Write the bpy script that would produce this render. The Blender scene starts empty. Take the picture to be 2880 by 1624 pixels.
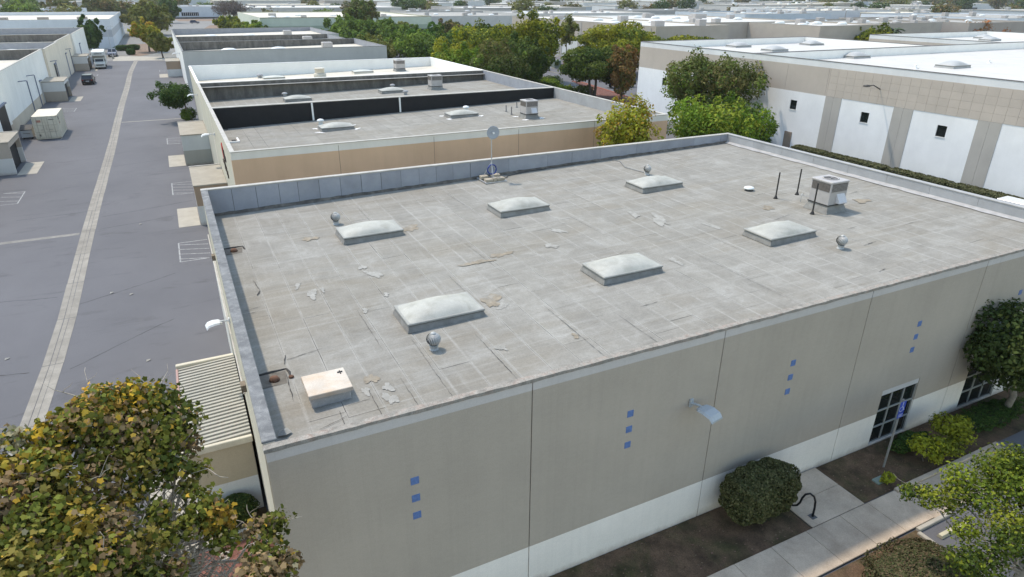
import bpy, math, random
import numpy as np
from mathutils import Matrix, Vector

# ------------------------------------------------------------------ camera, sky, sun, exposure
scene = bpy.context.scene
COL = scene.collection
rad = math.radians
CAM = Vector((-0.389, -12.234, 15.766))
YAW, PITCH, ROLL = 0.4650, 0.4226, 0.0068
_f = Vector((math.sin(YAW)*math.cos(PITCH), math.cos(YAW)*math.cos(PITCH), -math.sin(PITCH)))
_r = Vector((math.cos(YAW), -math.sin(YAW), 0)); _u = _r.cross(_f)
_r2 = math.cos(ROLL)*_r + math.sin(ROLL)*_u; _u2 = -math.sin(ROLL)*_r + math.cos(ROLL)*_u
cd = bpy.data.cameras.new('camera'); cam = bpy.data.objects.new('camera', cd); COL.objects.link(cam)
cam.matrix_world = Matrix(((_r2.x, _u2.x, -_f.x, CAM.x), (_r2.y, _u2.y, -_f.y, CAM.y), (_r2.z, _u2.z, -_f.z, CAM.z), (0, 0, 0, 1)))
cd.sensor_width = 36; cd.lens = 1851.1/2880*36; cd.clip_start = 0.2; cd.clip_end = 6000
scene.camera = cam

SUN = Vector((-0.276, 0.475, 1.0)).normalized()          # towards the sun
EL = math.asin(SUN.z); AZ = math.atan2(SUN.x, SUN.y)
w = bpy.data.worlds.new('World'); scene.world = w; w.use_nodes = True
nt = w.node_tree
sky = nt.nodes.new('ShaderNodeTexSky'); sky.sky_type = 'NISHITA'; sky.sun_disc = False
sky.sun_elevation = EL; sky.sun_rotation = AZ; sky.dust_density = 0.8; sky.air_density = 1.8; sky.ozone_density = 0.0
nt.links.new(sky.outputs[0], nt.nodes['Background'].inputs[0]); nt.nodes['Background'].inputs[1].default_value = 0.15
ld = bpy.data.lights.new('sun', 'SUN'); sun = bpy.data.objects.new('sun', ld); COL.objects.link(sun)
ld.energy = 2.0; ld.angle = rad(2.2); ld.color = (1.0, 0.90, 0.75)
sun.rotation_euler = (-SUN).to_track_quat('-Z', 'Y').to_euler(); sun.location = (0, 0, 60)
vs = scene.view_settings; vs.view_transform = 'Standard'; vs.look = 'None'; vs.exposure = 0.80; vs.gamma = 1.0
scene.cycles.use_denoising = True; scene.cycles.max_bounces = 6; scene.cycles.diffuse_bounces = 3
scene.cycles.transparent_max_bounces = 6; scene.cycles.caustics_reflective = False; scene.cycles.caustics_refractive = False

rng = np.random.default_rng(7); random.seed(7)

# ------------------------------------------------------------------ materials
MATS = {}
def _bsdf(m):
    m.use_nodes = True; return m.node_tree, m.node_tree.nodes['Principled BSDF']
def _mul(nt, a, b, fac=1.0):
    n = nt.nodes.new('ShaderNodeMix'); n.data_type = 'RGBA'; n.blend_type = 'MULTIPLY'; n.inputs[0].default_value = fac
    nt.links.new(a, n.inputs[6]); nt.links.new(b, n.inputs[7]); return n.outputs[2]
def _mix(nt, fac, a, b):
    n = nt.nodes.new('ShaderNodeMix'); n.data_type = 'RGBA'
    nt.links.new(fac, n.inputs[0])
    for s, i in ((a, 6), (b, 7)):
        if isinstance(s, tuple): n.inputs[i].default_value = (*s[:3], 1)
        else: nt.links.new(s, n.inputs[i])
    return n.outputs[2]
def _noise(nt, scale, detail=4, rough=.6, stretch=None, dist=0):
    g = nt.nodes.new('ShaderNodeNewGeometry'); v = g.outputs['Position']
    if stretch:
        mp = nt.nodes.new('ShaderNodeMapping'); mp.inputs['Scale'].default_value = stretch
        nt.links.new(v, mp.inputs[0]); v = mp.outputs[0]
    n = nt.nodes.new('ShaderNodeTexNoise'); n.inputs['Scale'].default_value = scale; n.inputs['Detail'].default_value = detail
    n.inputs['Roughness'].default_value = rough; n.inputs['Distortion'].default_value = dist
    nt.links.new(v, n.inputs['Vector']); return n.outputs['Fac']
def _ramp(nt, fac, stops, interp='LINEAR'):
    r = nt.nodes.new('ShaderNodeValToRGB'); r.color_ramp.interpolation = interp
    el = r.color_ramp.elements
    while len(el) < len(stops): el.new(0.5)
    for e, (p, c) in zip(el, stops):
        e.position = p; e.color = (*c[:3], 1) if isinstance(c, tuple) else (c, c, c, 1)
    nt.links.new(fac, r.inputs[0]); return r.outputs[0]
def _bump(nt, b, h, strength, dist=0.02):
    n = nt.nodes.new('ShaderNodeBump'); n.inputs['Strength'].default_value = strength; n.inputs['Distance'].default_value = dist
    nt.links.new(h, n.inputs['Height']); nt.links.new(n.outputs[0], b.inputs['Normal'])
def mat(name, col, rough=.8, metal=0, var=.12, scale=1.5, fine=.08, fscale=40, rnd=0, bump=0, stretch=None, stain=None, spec=.3):
    """plain painted / mineral surface: large blotches + fine grain (+ per-object shade, + stain colour)"""
    if name in MATS: return MATS[name]
    m = bpy.data.materials.new(name); nt, b = _bsdf(m)
    rgb = nt.nodes.new('ShaderNodeRGB'); rgb.outputs[0].default_value = (*col, 1); c = rgb.outputs[0]
    if stain:
        sc, amt, scol = stain[0], stain[1], stain[2]
        f = _ramp(nt, _noise(nt, sc, 6, .65, stretch, .6), [(.46, 0.0), (.72, amt)])
        c = _mix(nt, f, c, scol)
    if var: c = _mul(nt, c, _ramp(nt, _noise(nt, scale, 5, .6, stretch), [(.25, 1-var*1.6), (.75, 1+var)]))
    if fine: c = _mul(nt, c, _ramp(nt, _noise(nt, fscale, 3, .7), [(.3, 1-fine*1.5), (.7, 1+fine)]))
    if rnd:
        oi = nt.nodes.new('ShaderNodeObjectInfo')
        c = _mul(nt, c, _ramp(nt, oi.outputs['Random'], [(0, 1-rnd), (1, 1+rnd)]))
    nt.links.new(c, b.inputs['Base Color'])
    b.inputs['Roughness'].default_value = rough; b.inputs['Metallic'].default_value = metal
    b.inputs['Specular IOR Level'].default_value = spec
    if bump: _bump(nt, b, _noise(nt, fscale, 4, .7), bump)
    MATS[name] = m; return m
def paint(name, bands, rough=.85, var=.06, streak=.05, fine=.05, rnd=0):
    """wall paint in horizontal bands (z, colour) from the ground up, with rain streaks and block grain"""
    if name in MATS: return MATS[name]
    m = bpy.data.materials.new(name); nt, b = _bsdf(m)
    g = nt.nodes.new('ShaderNodeNewGeometry'); s = nt.nodes.new('ShaderNodeSeparateXYZ'); nt.links.new(g.outputs['Position'], s.inputs[0])
    d = nt.nodes.new('ShaderNodeMath'); d.operation = 'DIVIDE'; d.inputs[1].default_value = 12.0; nt.links.new(s.outputs[2], d.inputs[0])
    c = _ramp(nt, d.outputs[0], [(max(0, z)/12.0, col) for z, col in bands], 'CONSTANT')
    c = _mul(nt, c, _ramp(nt, _noise(nt, .35, 5, .6), [(.25, 1-var*1.6), (.75, 1+var)]))
    c = _mul(nt, c, _ramp(nt, _noise(nt, 1.0, 5, .7, (1.1, 1.1, .10)), [(.35, 1-streak), (.6, 1.0)]))
    c = _mul(nt, c, _ramp(nt, _noise(nt, 30, 3, .7), [(.3, 1-fine*1.5), (.7, 1+fine)]))
    if rnd:
        oi = nt.nodes.new('ShaderNodeObjectInfo'); c = _mul(nt, c, _ramp(nt, oi.outputs['Random'], [(0, 1-rnd), (1, 1+rnd)]))
        c = _mul(nt, c, _ramp(nt, _noise(nt, 1.0, 6, .75, (3.5, 3.5, .05)), [(.30, 1-rnd*2.2), (.52, 1.0)]))
        c = _mul(nt, c, _ramp(nt, _noise(nt, 5.0, 3, .6, (1, 1, 2)), [(.3, 1-rnd), (.7, 1+rnd)]))
    zn = nt.nodes.new('ShaderNodeMath'); zn.operation = 'MULTIPLY_ADD'; zn.inputs[1].default_value = .55; nt.links.new(_noise(nt, 1.6, 5, .7, (1, 1, .6)), zn.inputs[0]); nt.links.new(s.outputs[2], zn.inputs[2])
    c = _mix(nt, _ramp(nt, zn.outputs[0], [(.22, .55), (.55, 0.0)]), c, (.22, .15, .10))      # soil splashed up the foot of the wall
    nt.links.new(c, b.inputs['Base Color']); b.inputs['Roughness'].default_value = rough; b.inputs['Specular IOR Level'].default_value = .25
    _bump(nt, b, _noise(nt, 35, 4, .7), .25, .01)
    MATS[name] = m; return m
def leafmat(name, trans=.30):
    if name in MATS: return MATS[name]
    m = bpy.data.materials.new(name); nt, b = _bsdf(m)
    a = nt.nodes.new('ShaderNodeAttribute'); a.attribute_name = 'Col'
    nt.links.new(a.outputs['Color'], b.inputs['Base Color']); b.inputs['Roughness'].default_value = .7; b.inputs['Specular IOR Level'].default_value = .08
    t = nt.nodes.new('ShaderNodeBsdfTranslucent'); nt.links.new(a.outputs['Color'], t.inputs[0])
    mx = nt.nodes.new('ShaderNodeMixShader'); mx.inputs[0].default_value = trans
    nt.links.new(b.outputs[0], mx.inputs[1]); nt.links.new(t.outputs[0], mx.inputs[2])
    nt.links.new(mx.outputs[0], nt.nodes['Material Output'].inputs[0]); MATS[name] = m; return m
def roofmat(name, base, brown, pale, sheet=.05, x0=.25, pitch=.968):
    """weathered cap sheet: per-sheet shade, grey/brown blotches, dusty pale laps, dark specks"""
    if name in MATS: return MATS[name]
    m = bpy.data.materials.new(name); nt, b = _bsdf(m)
    oi = nt.nodes.new('ShaderNodeObjectInfo')
    c = _ramp(nt, _noise(nt, 1.1, 7, .68, None, .5), [(.30, tuple(x*.84 for x in base)), (.52, base), (.72, pale)])
    c = _mix(nt, _ramp(nt, _noise(nt, .22, 6, .65, (.55, 1.5, 1), 1.0), [(.47, 0.0), (.70, .75)]), c, brown)
    c = _mix(nt, _ramp(nt, _noise(nt, 1.3, 6, .7, (.35, 2.0, 1), .4), [(.56, 0.0), (.74, .55)]), c, tuple(x*.80 for x in brown))
    c = _mix(nt, _ramp(nt, _noise(nt, 1.2, 6, .7, (.25, 2.6, 1)), [(.56, 0.0), (.76, .6)]), c, pale)
    c = _mix(nt, _ramp(nt, _noise(nt, 1.5, 6, .7, (2.4, .22, 1)), [(.56, 0.0), (.74, .6)]), c, pale)
    c = _mix(nt, _ramp(nt, _noise(nt, 1.0, 4, .6, (.18, 4.5, 1)), [(.54, 0.0), (.70, .55)]), c, pale)
    c = _mix(nt, _ramp(nt, _noise(nt, 1.0, 4, .6, (.22, 5.5, 1), .2), [(.58, 0.0), (.74, .5)]), c, tuple(x*.74 for x in base))
    g = nt.nodes.new('ShaderNodeNewGeometry'); sp = nt.nodes.new('ShaderNodeSeparateXYZ'); nt.links.new(g.outputs['Position'], sp.inputs[0])
    sb = nt.nodes.new('ShaderNodeMath'); sb.operation = 'SUBTRACT'; sb.inputs[1].default_value = x0; nt.links.new(sp.outputs[0], sb.inputs[0])
    pp = nt.nodes.new('ShaderNodeMath'); pp.operation = 'PINGPONG'; pp.inputs[1].default_value = pitch/2; nt.links.new(sb.outputs[0], pp.inputs[0])
    e = _ramp(nt, pp.outputs[0], [(.0, .75), (.022, .45), (.065, 0.0)])
    c = _mix(nt, _mul(nt, e, _ramp(nt, _noise(nt, .8, 5, .7, (.4, 1.2, 1)), [(.34, .15), (.58, 1.0)])), c, tuple(min(1, x*1.12) for x in pale))
    c = _mul(nt, c, _ramp(nt, oi.outputs['Random'], [(0, 1-sheet), (1, 1+sheet*.8)]))
    c = _mul(nt, c, _ramp(nt, _noise(nt, 16, 5, .8), [(.28, .80), (.7, 1.08)]))
    nt.links.new(c, b.inputs['Base Color']); b.inputs['Roughness'].default_value = .92; b.inputs['Specular IOR Level'].default_value = .12
    _bump(nt, b, _noise(nt, 14, 5, .7), .35, .015); MATS[name] = m; return m
def glassmat(name, col=(.012, .016, .016), rough=.06):
    if name in MATS: return MATS[name]
    m = bpy.data.materials.new(name); nt, b = _bsdf(m)
    b.inputs['Base Color'].default_value = (*col, 1); b.inputs['Roughness'].default_value = rough; b.inputs['Specular IOR Level'].default_value = .6
    MATS[name] = m; return m

# ------------------------------------------------------------------ mesh helpers
class MB:
    def __init__(s): s.v = []; s.f = []
    def add(s, vs, fs):
        n = len(s.v); s.v += [tuple(map(float, p)) for p in vs]; s.f += [tuple(i+n for i in q) for q in fs]; return s
    def box(s, x0, y0, z0, x1, y1, z1):
        return s.add([(x0,y0,z0),(x1,y0,z0),(x1,y1,z0),(x0,y1,z0),(x0,y0,z1),(x1,y0,z1),(x1,y1,z1),(x0,y1,z1)],
                     [(0,3,2,1),(4,5,6,7),(0,1,5,4),(1,2,6,5),(2,3,7,6),(3,0,4,7)])
    def bbox(s, x0, y0, z0, x1, y1, z1, b=.01):
        """box with chamfered top and vertical edges"""
        b = min(b, (x1-x0)/3, (y1-y0)/3, (z1-z0)/3)
        def ring(i, z): return [(x0+i,y0+b,z),(x0+b,y0+i,z),(x1-b,y0+i,z),(x1-i,y0+b,z),(x1-i,y1-b,z),(x1-b,y1-i,z),(x0+b,y1-i,z),(x0+i,y1-b,z)]
        vs = ring(0, z0)+ring(0, z1-b)+ring(b*.9, z1)
        fs = [tuple(range(7,-1,-1)), tuple(range(16,24))]
        for k in (0, 8):
            for i in range(8): j = (i+1) % 8; fs.append((k+i, k+j, k+8+j, k+8+i))
        return s.add(vs, fs)
    def cyl(s, p, r0, r1, h, n=12, cap=True):
        x, y, z = p; vs = []
        for r, zz in ((r0, z), (r1, z+h)): vs += [(x+r*math.cos(2*math.pi*i/n), y+r*math.sin(2*math.pi*i/n), zz) for i in range(n)]
        fs = [(i, (i+1) % n, n+(i+1) % n, n+i) for i in range(n)]
        if cap: fs += [tuple(range(n-1,-1,-1)), tuple(range(n, 2*n))]
        return s.add(vs, fs)
    def lathe(s, p, prof, n=16):
        x, y, z = p; vs = []
        for r, h in prof: vs += [(x+r*math.cos(2*math.pi*i/n), y+r*math.sin(2*math.pi*i/n), z+h) for i in range(n)]
        fs = [(k*n+i, k*n+(i+1) % n, (k+1)*n+(i+1) % n, (k+1)*n+i) for k in range(len(prof)-1) for i in range(n)]
        fs += [tuple(range(n-1,-1,-1)), tuple(range((len(prof)-1)*n, len(prof)*n))]
        return s.add(vs, fs)
    def tube(s, pts, r, n=6):
        pts = [Vector(p) for p in pts]; rs = r if isinstance(r, (list, tuple)) else [r]*len(pts); vs = []; pu = None
        for i, p in enumerate(pts):
            d = (pts[min(i+1, len(pts)-1)]-pts[max(i-1, 0)]).normalized()
            u = d.orthogonal().normalized() if pu is None else (pu-d*pu.dot(d)).normalized()
            pu = u; v = d.cross(u)
            vs += [tuple(p+(u*math.cos(2*math.pi*k/n)+v*math.sin(2*math.pi*k/n))*rs[i]) for k in range(n)]
        fs = [(a*n+k, a*n+(k+1) % n, (a+1)*n+(k+1) % n, (a+1)*n+k) for a in range(len(pts)-1) for k in range(n)]
        fs += [tuple(range(n-1,-1,-1)), tuple(range((len(pts)-1)*n, len(pts)*n))]
        return s.add(vs, fs)
    def prism(s, poly, axis, a, b):
        """extrude a 2-D polygon along axis (0 x,1 y,2 z) from a to b"""
        n = len(poly)
        def P(p, t): q = list(p); q.insert(axis, t); return tuple(q)
        vs = [P(p, a) for p in poly]+[P(p, b) for p in poly]
        fs = [tuple(range(n-1,-1,-1)), tuple(range(n, 2*n))]+[(i, (i+1) % n, n+(i+1) % n, n+i) for i in range(n)]
        return s.add(vs, fs)
    def build(s, name, m, parent=None, smooth=False, local=False):
        """verts are in world space unless local; the parent has no rotation while building"""
        me = bpy.data.meshes.new(name)
        off = Vector((0, 0, 0)) if (parent is None or local) else _wloc(parent)
        vs = [(a-off.x, b-off.y, c-off.z) for a, b, c in s.v]
        me.from_pydata(vs, [], s.f); me.validate()
        import bmesh
        bm = bmesh.new(); bm.from_mesh(me); bmesh.ops.recalc_face_normals(bm, faces=bm.faces); bm.to_mesh(me); bm.free()
        if smooth: me.polygons.foreach_set('use_smooth', [True]*len(me.polygons))
        o = bpy.data.objects.new(name, me); COL.objects.link(o)
        if m: me.materials.append(m)
        if parent: o.parent = parent
        return o
def _wloc(o):
    v = Vector((0, 0, 0))
    while o: v = v+o.location; o = o.parent
    return v
def tag(o, label, cat, group=None):
    o['label'] = label; o['category'] = cat
    if group: o['group'] = group
    return o
def thing(name, label, cat, loc=(0, 0, 0), group=None):
    o = bpy.data.objects.new(name, None); COL.objects.link(o); o.location = loc; o.empty_display_size = .3
    return tag(o, label, cat, group)
def struct(o, kind='structure'): o['kind'] = kind; return o
def dup(root, loc, rotz=0, label=None, group=None, scale=None):
    def cp(o, par):
        c = o.copy(); COL.objects.link(c); c.parent = par
        for ch in list(o.children): cp(ch, c)
        return c
    r = cp(root, None); r.location = loc; r.rotation_euler = (0, 0, rotz)
    if scale: r.scale = scale if isinstance(scale, tuple) else (scale,)*3
    if label: r['label'] = label
    if group: r['group'] = group
    return r
def piece(mesh, name, parent, loc):
    """an instance of shared mesh data as a part"""
    o = bpy.data.objects.new(name, mesh); COL.objects.link(o); o.parent = parent
    o.location = Vector(loc)-_wloc(parent); return o
def qmesh(name, V, F4, colors=None, mats=(), tri=False):
    """fast mesh from numpy: V (n,3), F (m,k)"""
    me = bpy.data.meshes.new(name); n = len(V); m, k = F4.shape
    me.vertices.add(n); me.vertices.foreach_set('co', V.astype(np.float32).ravel())
    me.loops.add(m*k); me.loops.foreach_set('vertex_index', F4.astype(np.int32).ravel())
    me.polygons.add(m); me.polygons.foreach_set('loop_start', np.arange(0, m*k, k, dtype=np.int32))
    if colors is not None:
        a = me.color_attributes.new('Col', 'FLOAT_COLOR', 'POINT')
        a.data.foreach_set('color', np.concatenate([colors, np.ones((n, 1))], 1).astype(np.float32).ravel())
    for q in mats: me.materials.append(q)
    me.update(calc_edges=True); return me

# ------------------------------------------------------------------ foliage
def leaf_geo(blobs, n, size, pal, seed, up=.35, asp=.55, shell=.55, lobed=False, sizevar=.45, clumpvar=.22, rndn=.55):
    r = np.random.default_rng(seed); B = np.array(blobs, float); k = len(B)
    wgt = (B[:, 3]*B[:, 4]+B[:, 3]*B[:, 5]+B[:, 4]*B[:, 5]); wgt /= wgt.sum()
    bi = r.choice(k, int(n*1.5), p=wgt)
    d = r.normal(size=(len(bi), 3)); d /= np.linalg.norm(d, axis=1)[:, None]
    rr = shell+(1.04-shell)*r.random(len(bi))**.6
    lump = 1+.16*np.sin(d[:, 0]*7+bi)*np.sin(d[:, 1]*6+bi*2)+.10*np.sin(d[:, 2]*11+bi*3)
    P = B[bi, :3]+d*B[bi, 3:6]*(rr*lump)[:, None]
    keep = np.ones(len(P), bool)
    for j in range(k):                                   # no leaves deep inside a neighbouring clump
        q = (P-B[j, :3])/B[j, 3:6]; keep &= ~(((q**2).sum(1) < (shell*.8)**2) & (bi != j))
    P = P[keep][:n]; d = d[keep][:n]; bi = bi[keep][:n]; n = len(P)
    nr = d+r.normal(size=(n, 3))*rndn; nr[:, 2] += up; nr /= np.linalg.norm(nr, axis=1)[:, None]
    t = np.cross(nr, r.normal(size=(n, 3))); t /= np.linalg.norm(t, axis=1)[:, None]; b = np.cross(nr, t)
    s = size*(1+sizevar*(r.random(n)*2-1))
    if lobed:
        ang = np.array([-90, -50, -28, -8, 22, 52, 90, 128, 158, 188, 208, 230])*np.pi/180
        rd = np.array([.34, .50, .62, .52, .78, .60, .88, .60, .78, .52, .62, .50])
        L = np.stack([np.cos(ang)*rd, np.sin(ang)*rd+.15, -.35*rd**2], 1)
    else:
        L = np.array([[0, -.5, 0], [asp*.5, .02, .08], [0, .5, -.06], [-asp*.5, -.02, .08]])
    V = P[:, None, :]+(L[None, :, 0, None]*t[:, None, :]+L[None, :, 1, None]*b[:, None, :]+L[None, :, 2, None]*nr[:, None, :])*s[:, None, None]
    kk = L.shape[0]
    cols = np.array([c for c, _ in pal]); pw = np.array([x for _, x in pal]); pw = pw/pw.sum()
    main = r.choice(len(cols), k, p=pw); own = r.choice(len(cols), n, p=pw)
    ci = np.where(r.random(n) < .6, main[bi], own)
    C = cols[ci]*(1+clumpvar*(r.random(k)*2-1))[bi][:, None]*(1+.28*(r.random(n)*2-1))[:, None]
    return V.reshape(-1, 3), np.arange(n*kk).reshape(n, kk), np.repeat(np.clip(C, 0.004, 1), kk, 0)
def blobs_round(R, zb, zt, k, seed, br=.40, layer=False, cone=False):
    r = np.random.default_rng(seed); out = []; h = (zt-zb)/2; zc = (zt+zb)/2
    for i in range(k):
        if layer:
            a = r.random()*6.28; q = r.random()**.5; z = zb+(zt-zb)*(.25+.7*r.random())*(1-.35*q)
            out.append((R*.78*q*math.cos(a), R*.78*q*math.sin(a), z, R*br*(.8+.5*r.random()), R*br*(.8+.5*r.random()), h*.24*(.8+.5*r.random())))
        elif cone:
            t = i/(k-1); a = r.random()*6.28; q = (1-t)*.62*R*r.random()**.3
            s = R*(.22+.30*(1-t)); out.append((q*math.cos(a), q*math.sin(a), zb+s*.5+(zt-zb-s)*t, s, s, s*.9))
        else:
            d = r.normal(size=3); d /= np.linalg.norm(d); q = .66*r.random()**.33
            s = br*(.75+.55*r.random()); lo = 1-.25*max(0, -d[2])
            out.append((d[0]*q*R*lo, d[1]*q*R*lo, zc+d[2]*q*h, R*s, R*s, max(h*s, R*s*.55)))
    if not layer and not cone:
        for i in range(k//2+4):                             # stray sprigs break the outline
            d = r.normal(size=3); d[2] = abs(d[2])*.8-.15; d /= np.linalg.norm(d); q = .88+.22*r.random(); s = .07+.09*r.random()
            out.append((d[0]*q*R, d[1]*q*R, zc+d[2]*q*h, R*s, R*s, R*s*1.2))
    return out
G = lambda r, g, b: (r, g, b)
GREEN = [(G(0.108, 0.170, 0.029), 4), (G(0.168, 0.234, 0.037), 3), (G(0.079, 0.121, 0.027), 2)]
BRIGHT = [(G(0.156, 0.238, 0.026), 4), (G(0.235, 0.271, 0.033), 3), (G(0.094, 0.163, 0.021), 2)]
OLIVE = [(G(0.189, 0.200, 0.052), 4), (G(0.142, 0.166, 0.034), 3), (G(0.246, 0.227, 0.070), 2)]
YELLO = [(G(0.392, 0.347, 0.038), 4), (G(0.255, 0.274, 0.033), 3), (G(0.470, 0.292, 0.049), 2), (G(0.196, 0.201, 0.027), 2)]
YGRN = [(G(0.282, 0.280, 0.027), 4), (G(0.183, 0.210, 0.027), 3), (G(0.099, 0.133, 0.021), 3)]
DARK = [(G(0.052, 0.097, 0.026), 4), (G(0.073, 0.125, 0.029), 3), (G(0.104, 0.141, 0.039), 1)]
PURPL = [(G(0.127, 0.146, 0.043), 4), (G(0.173, 0.155, 0.054), 2), (G(0.091, 0.137, 0.030), 3), (G(0.155, 0.218, 0.036), 1)]
BROWN = [(G(0.322, 0.177, 0.061), 4), (G(0.209, 0.135, 0.049), 3), (G(0.151, 0.144, 0.037), 2)]
RUST = [(G(0.406, 0.158, 0.060), 3), (G(0.312, 0.173, 0.084), 2), (G(0.203, 0.173, 0.096), 1)]
BKGR = [(G(0.142, 0.148, 0.046), 4), (G(0.104, 0.122, 0.039), 3), (G(0.208, 0.148, 0.059), 2)]
bark = mat('bark', (.13, .105, .085), .95, var=.25, scale=6, stretch=(1, 1, .25), bump=.5)
palebark = mat('pale_bark', (.27, .24, .20), .9, var=.22, scale=5, bump=.3)
LM = leafmat('leaf')
def limb_tube(mb, p0, p1, r0, r1, seed, wob=.08, n=6, seg=5):
    r = random.Random(seed); p0 = Vector(p0); p1 = Vector(p1); L = (p1-p0).length; pts = []; rs = []
    for i in range(seg+1):
        t = i/seg; q = p0.lerp(p1, t)
        if 0 < i < seg: q += Vector((r.uniform(-1, 1), r.uniform(-1, 1), r.uniform(-.6, 1)))*L*wob
        pts.append(q); rs.append(r0+(r1-r0)*t)
    mb.tube(pts, rs, n); return pts
def tree(name, label, x, y, R, zb, zt, seed, pal, n=6000, size=.3, k=26, br=.38, tr=None, group=None, cat='tree', layer=False, cone=False, bk=None, blobs=None, shell=.55, asp=.6, lean=(0, 0), stems=1, up=.35):
    t = thing(name, label, cat, (x, y, 0), group)
    bl = blobs or blobs_round(R, zb, zt, k, seed, br, layer, cone)
    if lean != (0, 0): bl = [(b[0]+lean[0], b[1]+lean[1], *b[2:]) for b in bl]
    V, F, C = leaf_geo(bl, n, size, pal, seed, shell=shell, asp=asp, up=up)
    me = qmesh('crown', V, F, C, (LM,)); o = bpy.data.objects.new('crown', me); COL.objects.link(o); o.parent = t
    tr = tr or max(.08, R*.055); mb = MB(); zc = zb+(zt-zb)*.45; rr = random.Random(seed)
    for s in range(stems):
        ox, oy = (rr.uniform(-.5, .5), rr.uniform(-.5, .5)) if stems > 1 else (0, 0)
        top = (lean[0]*.6+ox*2, lean[1]*.6+oy*2, max(zb+.3*(zt-zb), .4))
        pts = limb_tube(mb, (ox*.5, oy*.5, -.05), top, tr*1.15, tr*.7, seed+s, .04, 8)
        for j, b in enumerate(sorted(bl, key=lambda b: -b[3])[:9]):
            if j % stems == s: limb_tube(mb, pts[-1 - (j % 2)], b[:3], tr*.5, tr*.12, seed+j*7, .07, 5, 4)
    mb.build('trunk', bk or bark, t, local=True, smooth=True)
    return t
def shrub(name, label, x, y, blobs, seed, pal, n, size, group=None, cat='shrub', shell=.7, core=None, asp=.6, up=.35, stems=True):
    """blobs in world coordinates"""
    t = thing(name, label, cat, (x, y, 0), group)
    bl = [(b[0]-x, b[1]-y, *b[2:]) for b in blobs]
    V, F, C = leaf_geo(bl, n, size, pal, seed, shell=shell, asp=asp, up=up)
    me = qmesh('foliage', V, F, C, (LM,)); o = bpy.data.objects.new('foliage', me); COL.objects.link(o); o.parent = t
    if stems:
        mb = MB()
        for j, b in enumerate(bl[:14]): limb_tube(mb, (b[0]*.5, b[1]*.5, -.03), b[:3], .035, .012, seed+j, .06, 5, 4)
        mb.build('stem', bark, t, local=True)
    return t
def hedge(name, label, x0, x1, y0, y1, z0, z1, seed, pal, n, size, cat='hedge', group=None, rnd=.35, rough=.06):
    """clipped bush: leaves on a rounded box with a solid dark core"""
    t = thing(name, label, cat, ((x0+x1)/2, (y0+y1)/2, 0), group); r = np.random.default_rng(seed)
    hx, hy, hz = (x1-x0)/2, (y1-y0)/2, (z1-z0)/2
    d = r.normal(size=(n*2, 3)); e = 2/(rnd*2.2)
    aw = np.array([hy*hz, hx*hz, hx*hy]); ax = r.choice(3, n*2, p=aw/aw.sum())
    P = r.random((n*2, 3))*2-1; sg = np.where(r.random(n*2) < (.5+.2*(ax == 2)), 1, -1); P[np.arange(n*2), ax] = sg
    nrm = np.zeros_like(P); nrm[np.arange(n*2), ax] = sg
    q = (np.abs(P)**e).sum(1)**(1/e); Q = P/q[:, None]
    nrm = nrm*.6+Q*.4
    wv = 1+rough*np.sin(Q[:, 0]*hx*5.3+seed)*np.sin(Q[:, 1]*hy*6.1)+rough*.7*np.sin(Q[:, 2]*9+Q[:, 0]*hx*11)
    dep = 1-.22*r.random(n*2)**2
    P = Q*np.array([hx, hy, hz])*(wv*dep)[:, None]; P[:, 2] += (z0+z1)/2
    P = P[:n]; nrm = nrm[:n]
    nr = nrm+r.normal(size=(n, 3))*.5; nr[:, 2] += .2; nr /= np.linalg.norm(nr, axis=1)[:, None]
    tt = np.cross(nr, r.normal(size=(n, 3))); tt /= np.linalg.norm(tt, axis=1)[:, None]; bb = np.cross(nr, tt)
    s = size*(.6+.8*r.random(n)); L = np.array([[0, -.5, 0], [.3, .02, .08], [0, .5, -.06], [-.3, -.02, .08]])
    V = P[:, None, :]+(L[None, :, 0, None]*tt[:, None, :]+L[None, :, 1, None]*bb[:, None, :]+L[None, :, 2, None]*nr[:, None, :])*s[:, None, None]
    cols = np.array([c for c, _ in pal]); pw = np.array([c for _, c in pal], float); pw /= pw.sum()
    C = cols[r.choice(len(cols), n, p=pw)]*(1+.3*(r.random(n)*2-1))[:, None]
    me = qmesh('foliage', V.reshape(-1, 3), np.arange(n*4).reshape(n, 4), np.repeat(C, 4, 0), (LM,))
    o = bpy.data.objects.new('foliage', me); COL.objects.link(o); o.parent = t
    mb = MB(); c = .80; k = 10; vs = []; fs = []
    for j in range(7):
        ph = -math.pi/2+math.pi*j/6
        for i in range(k*2):
            th = math.pi*i/k; v = np.array([math.cos(ph)*math.cos(th), math.cos(ph)*math.sin(th), math.sin(ph)])
            v = v/((np.abs(v)**e).sum()**(1/e)); vs.append((v[0]*hx*c, v[1]*hy*c, v[2]*hz*c+(z0+z1)/2))
    for j in range(6):
        for i in range(k*2): fs.append((j*2*k+i, j*2*k+(i+1) % (2*k), (j+1)*2*k+(i+1) % (2*k), (j+1)*2*k+i))
    mb.add(vs, fs)
    for i in range(4): mb.cyl((hx*.5*math.cos(i*1.7), hy*.5*math.sin(i*1.7), -.03), .04, .03, z0+hz, 6)
    mb.build('core_and_stems', mat('dark_core', (.035, .04, .02), .95), t, local=True)  # solid dark body filling the hedge behind its leaves, on four stems
    return t

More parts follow.
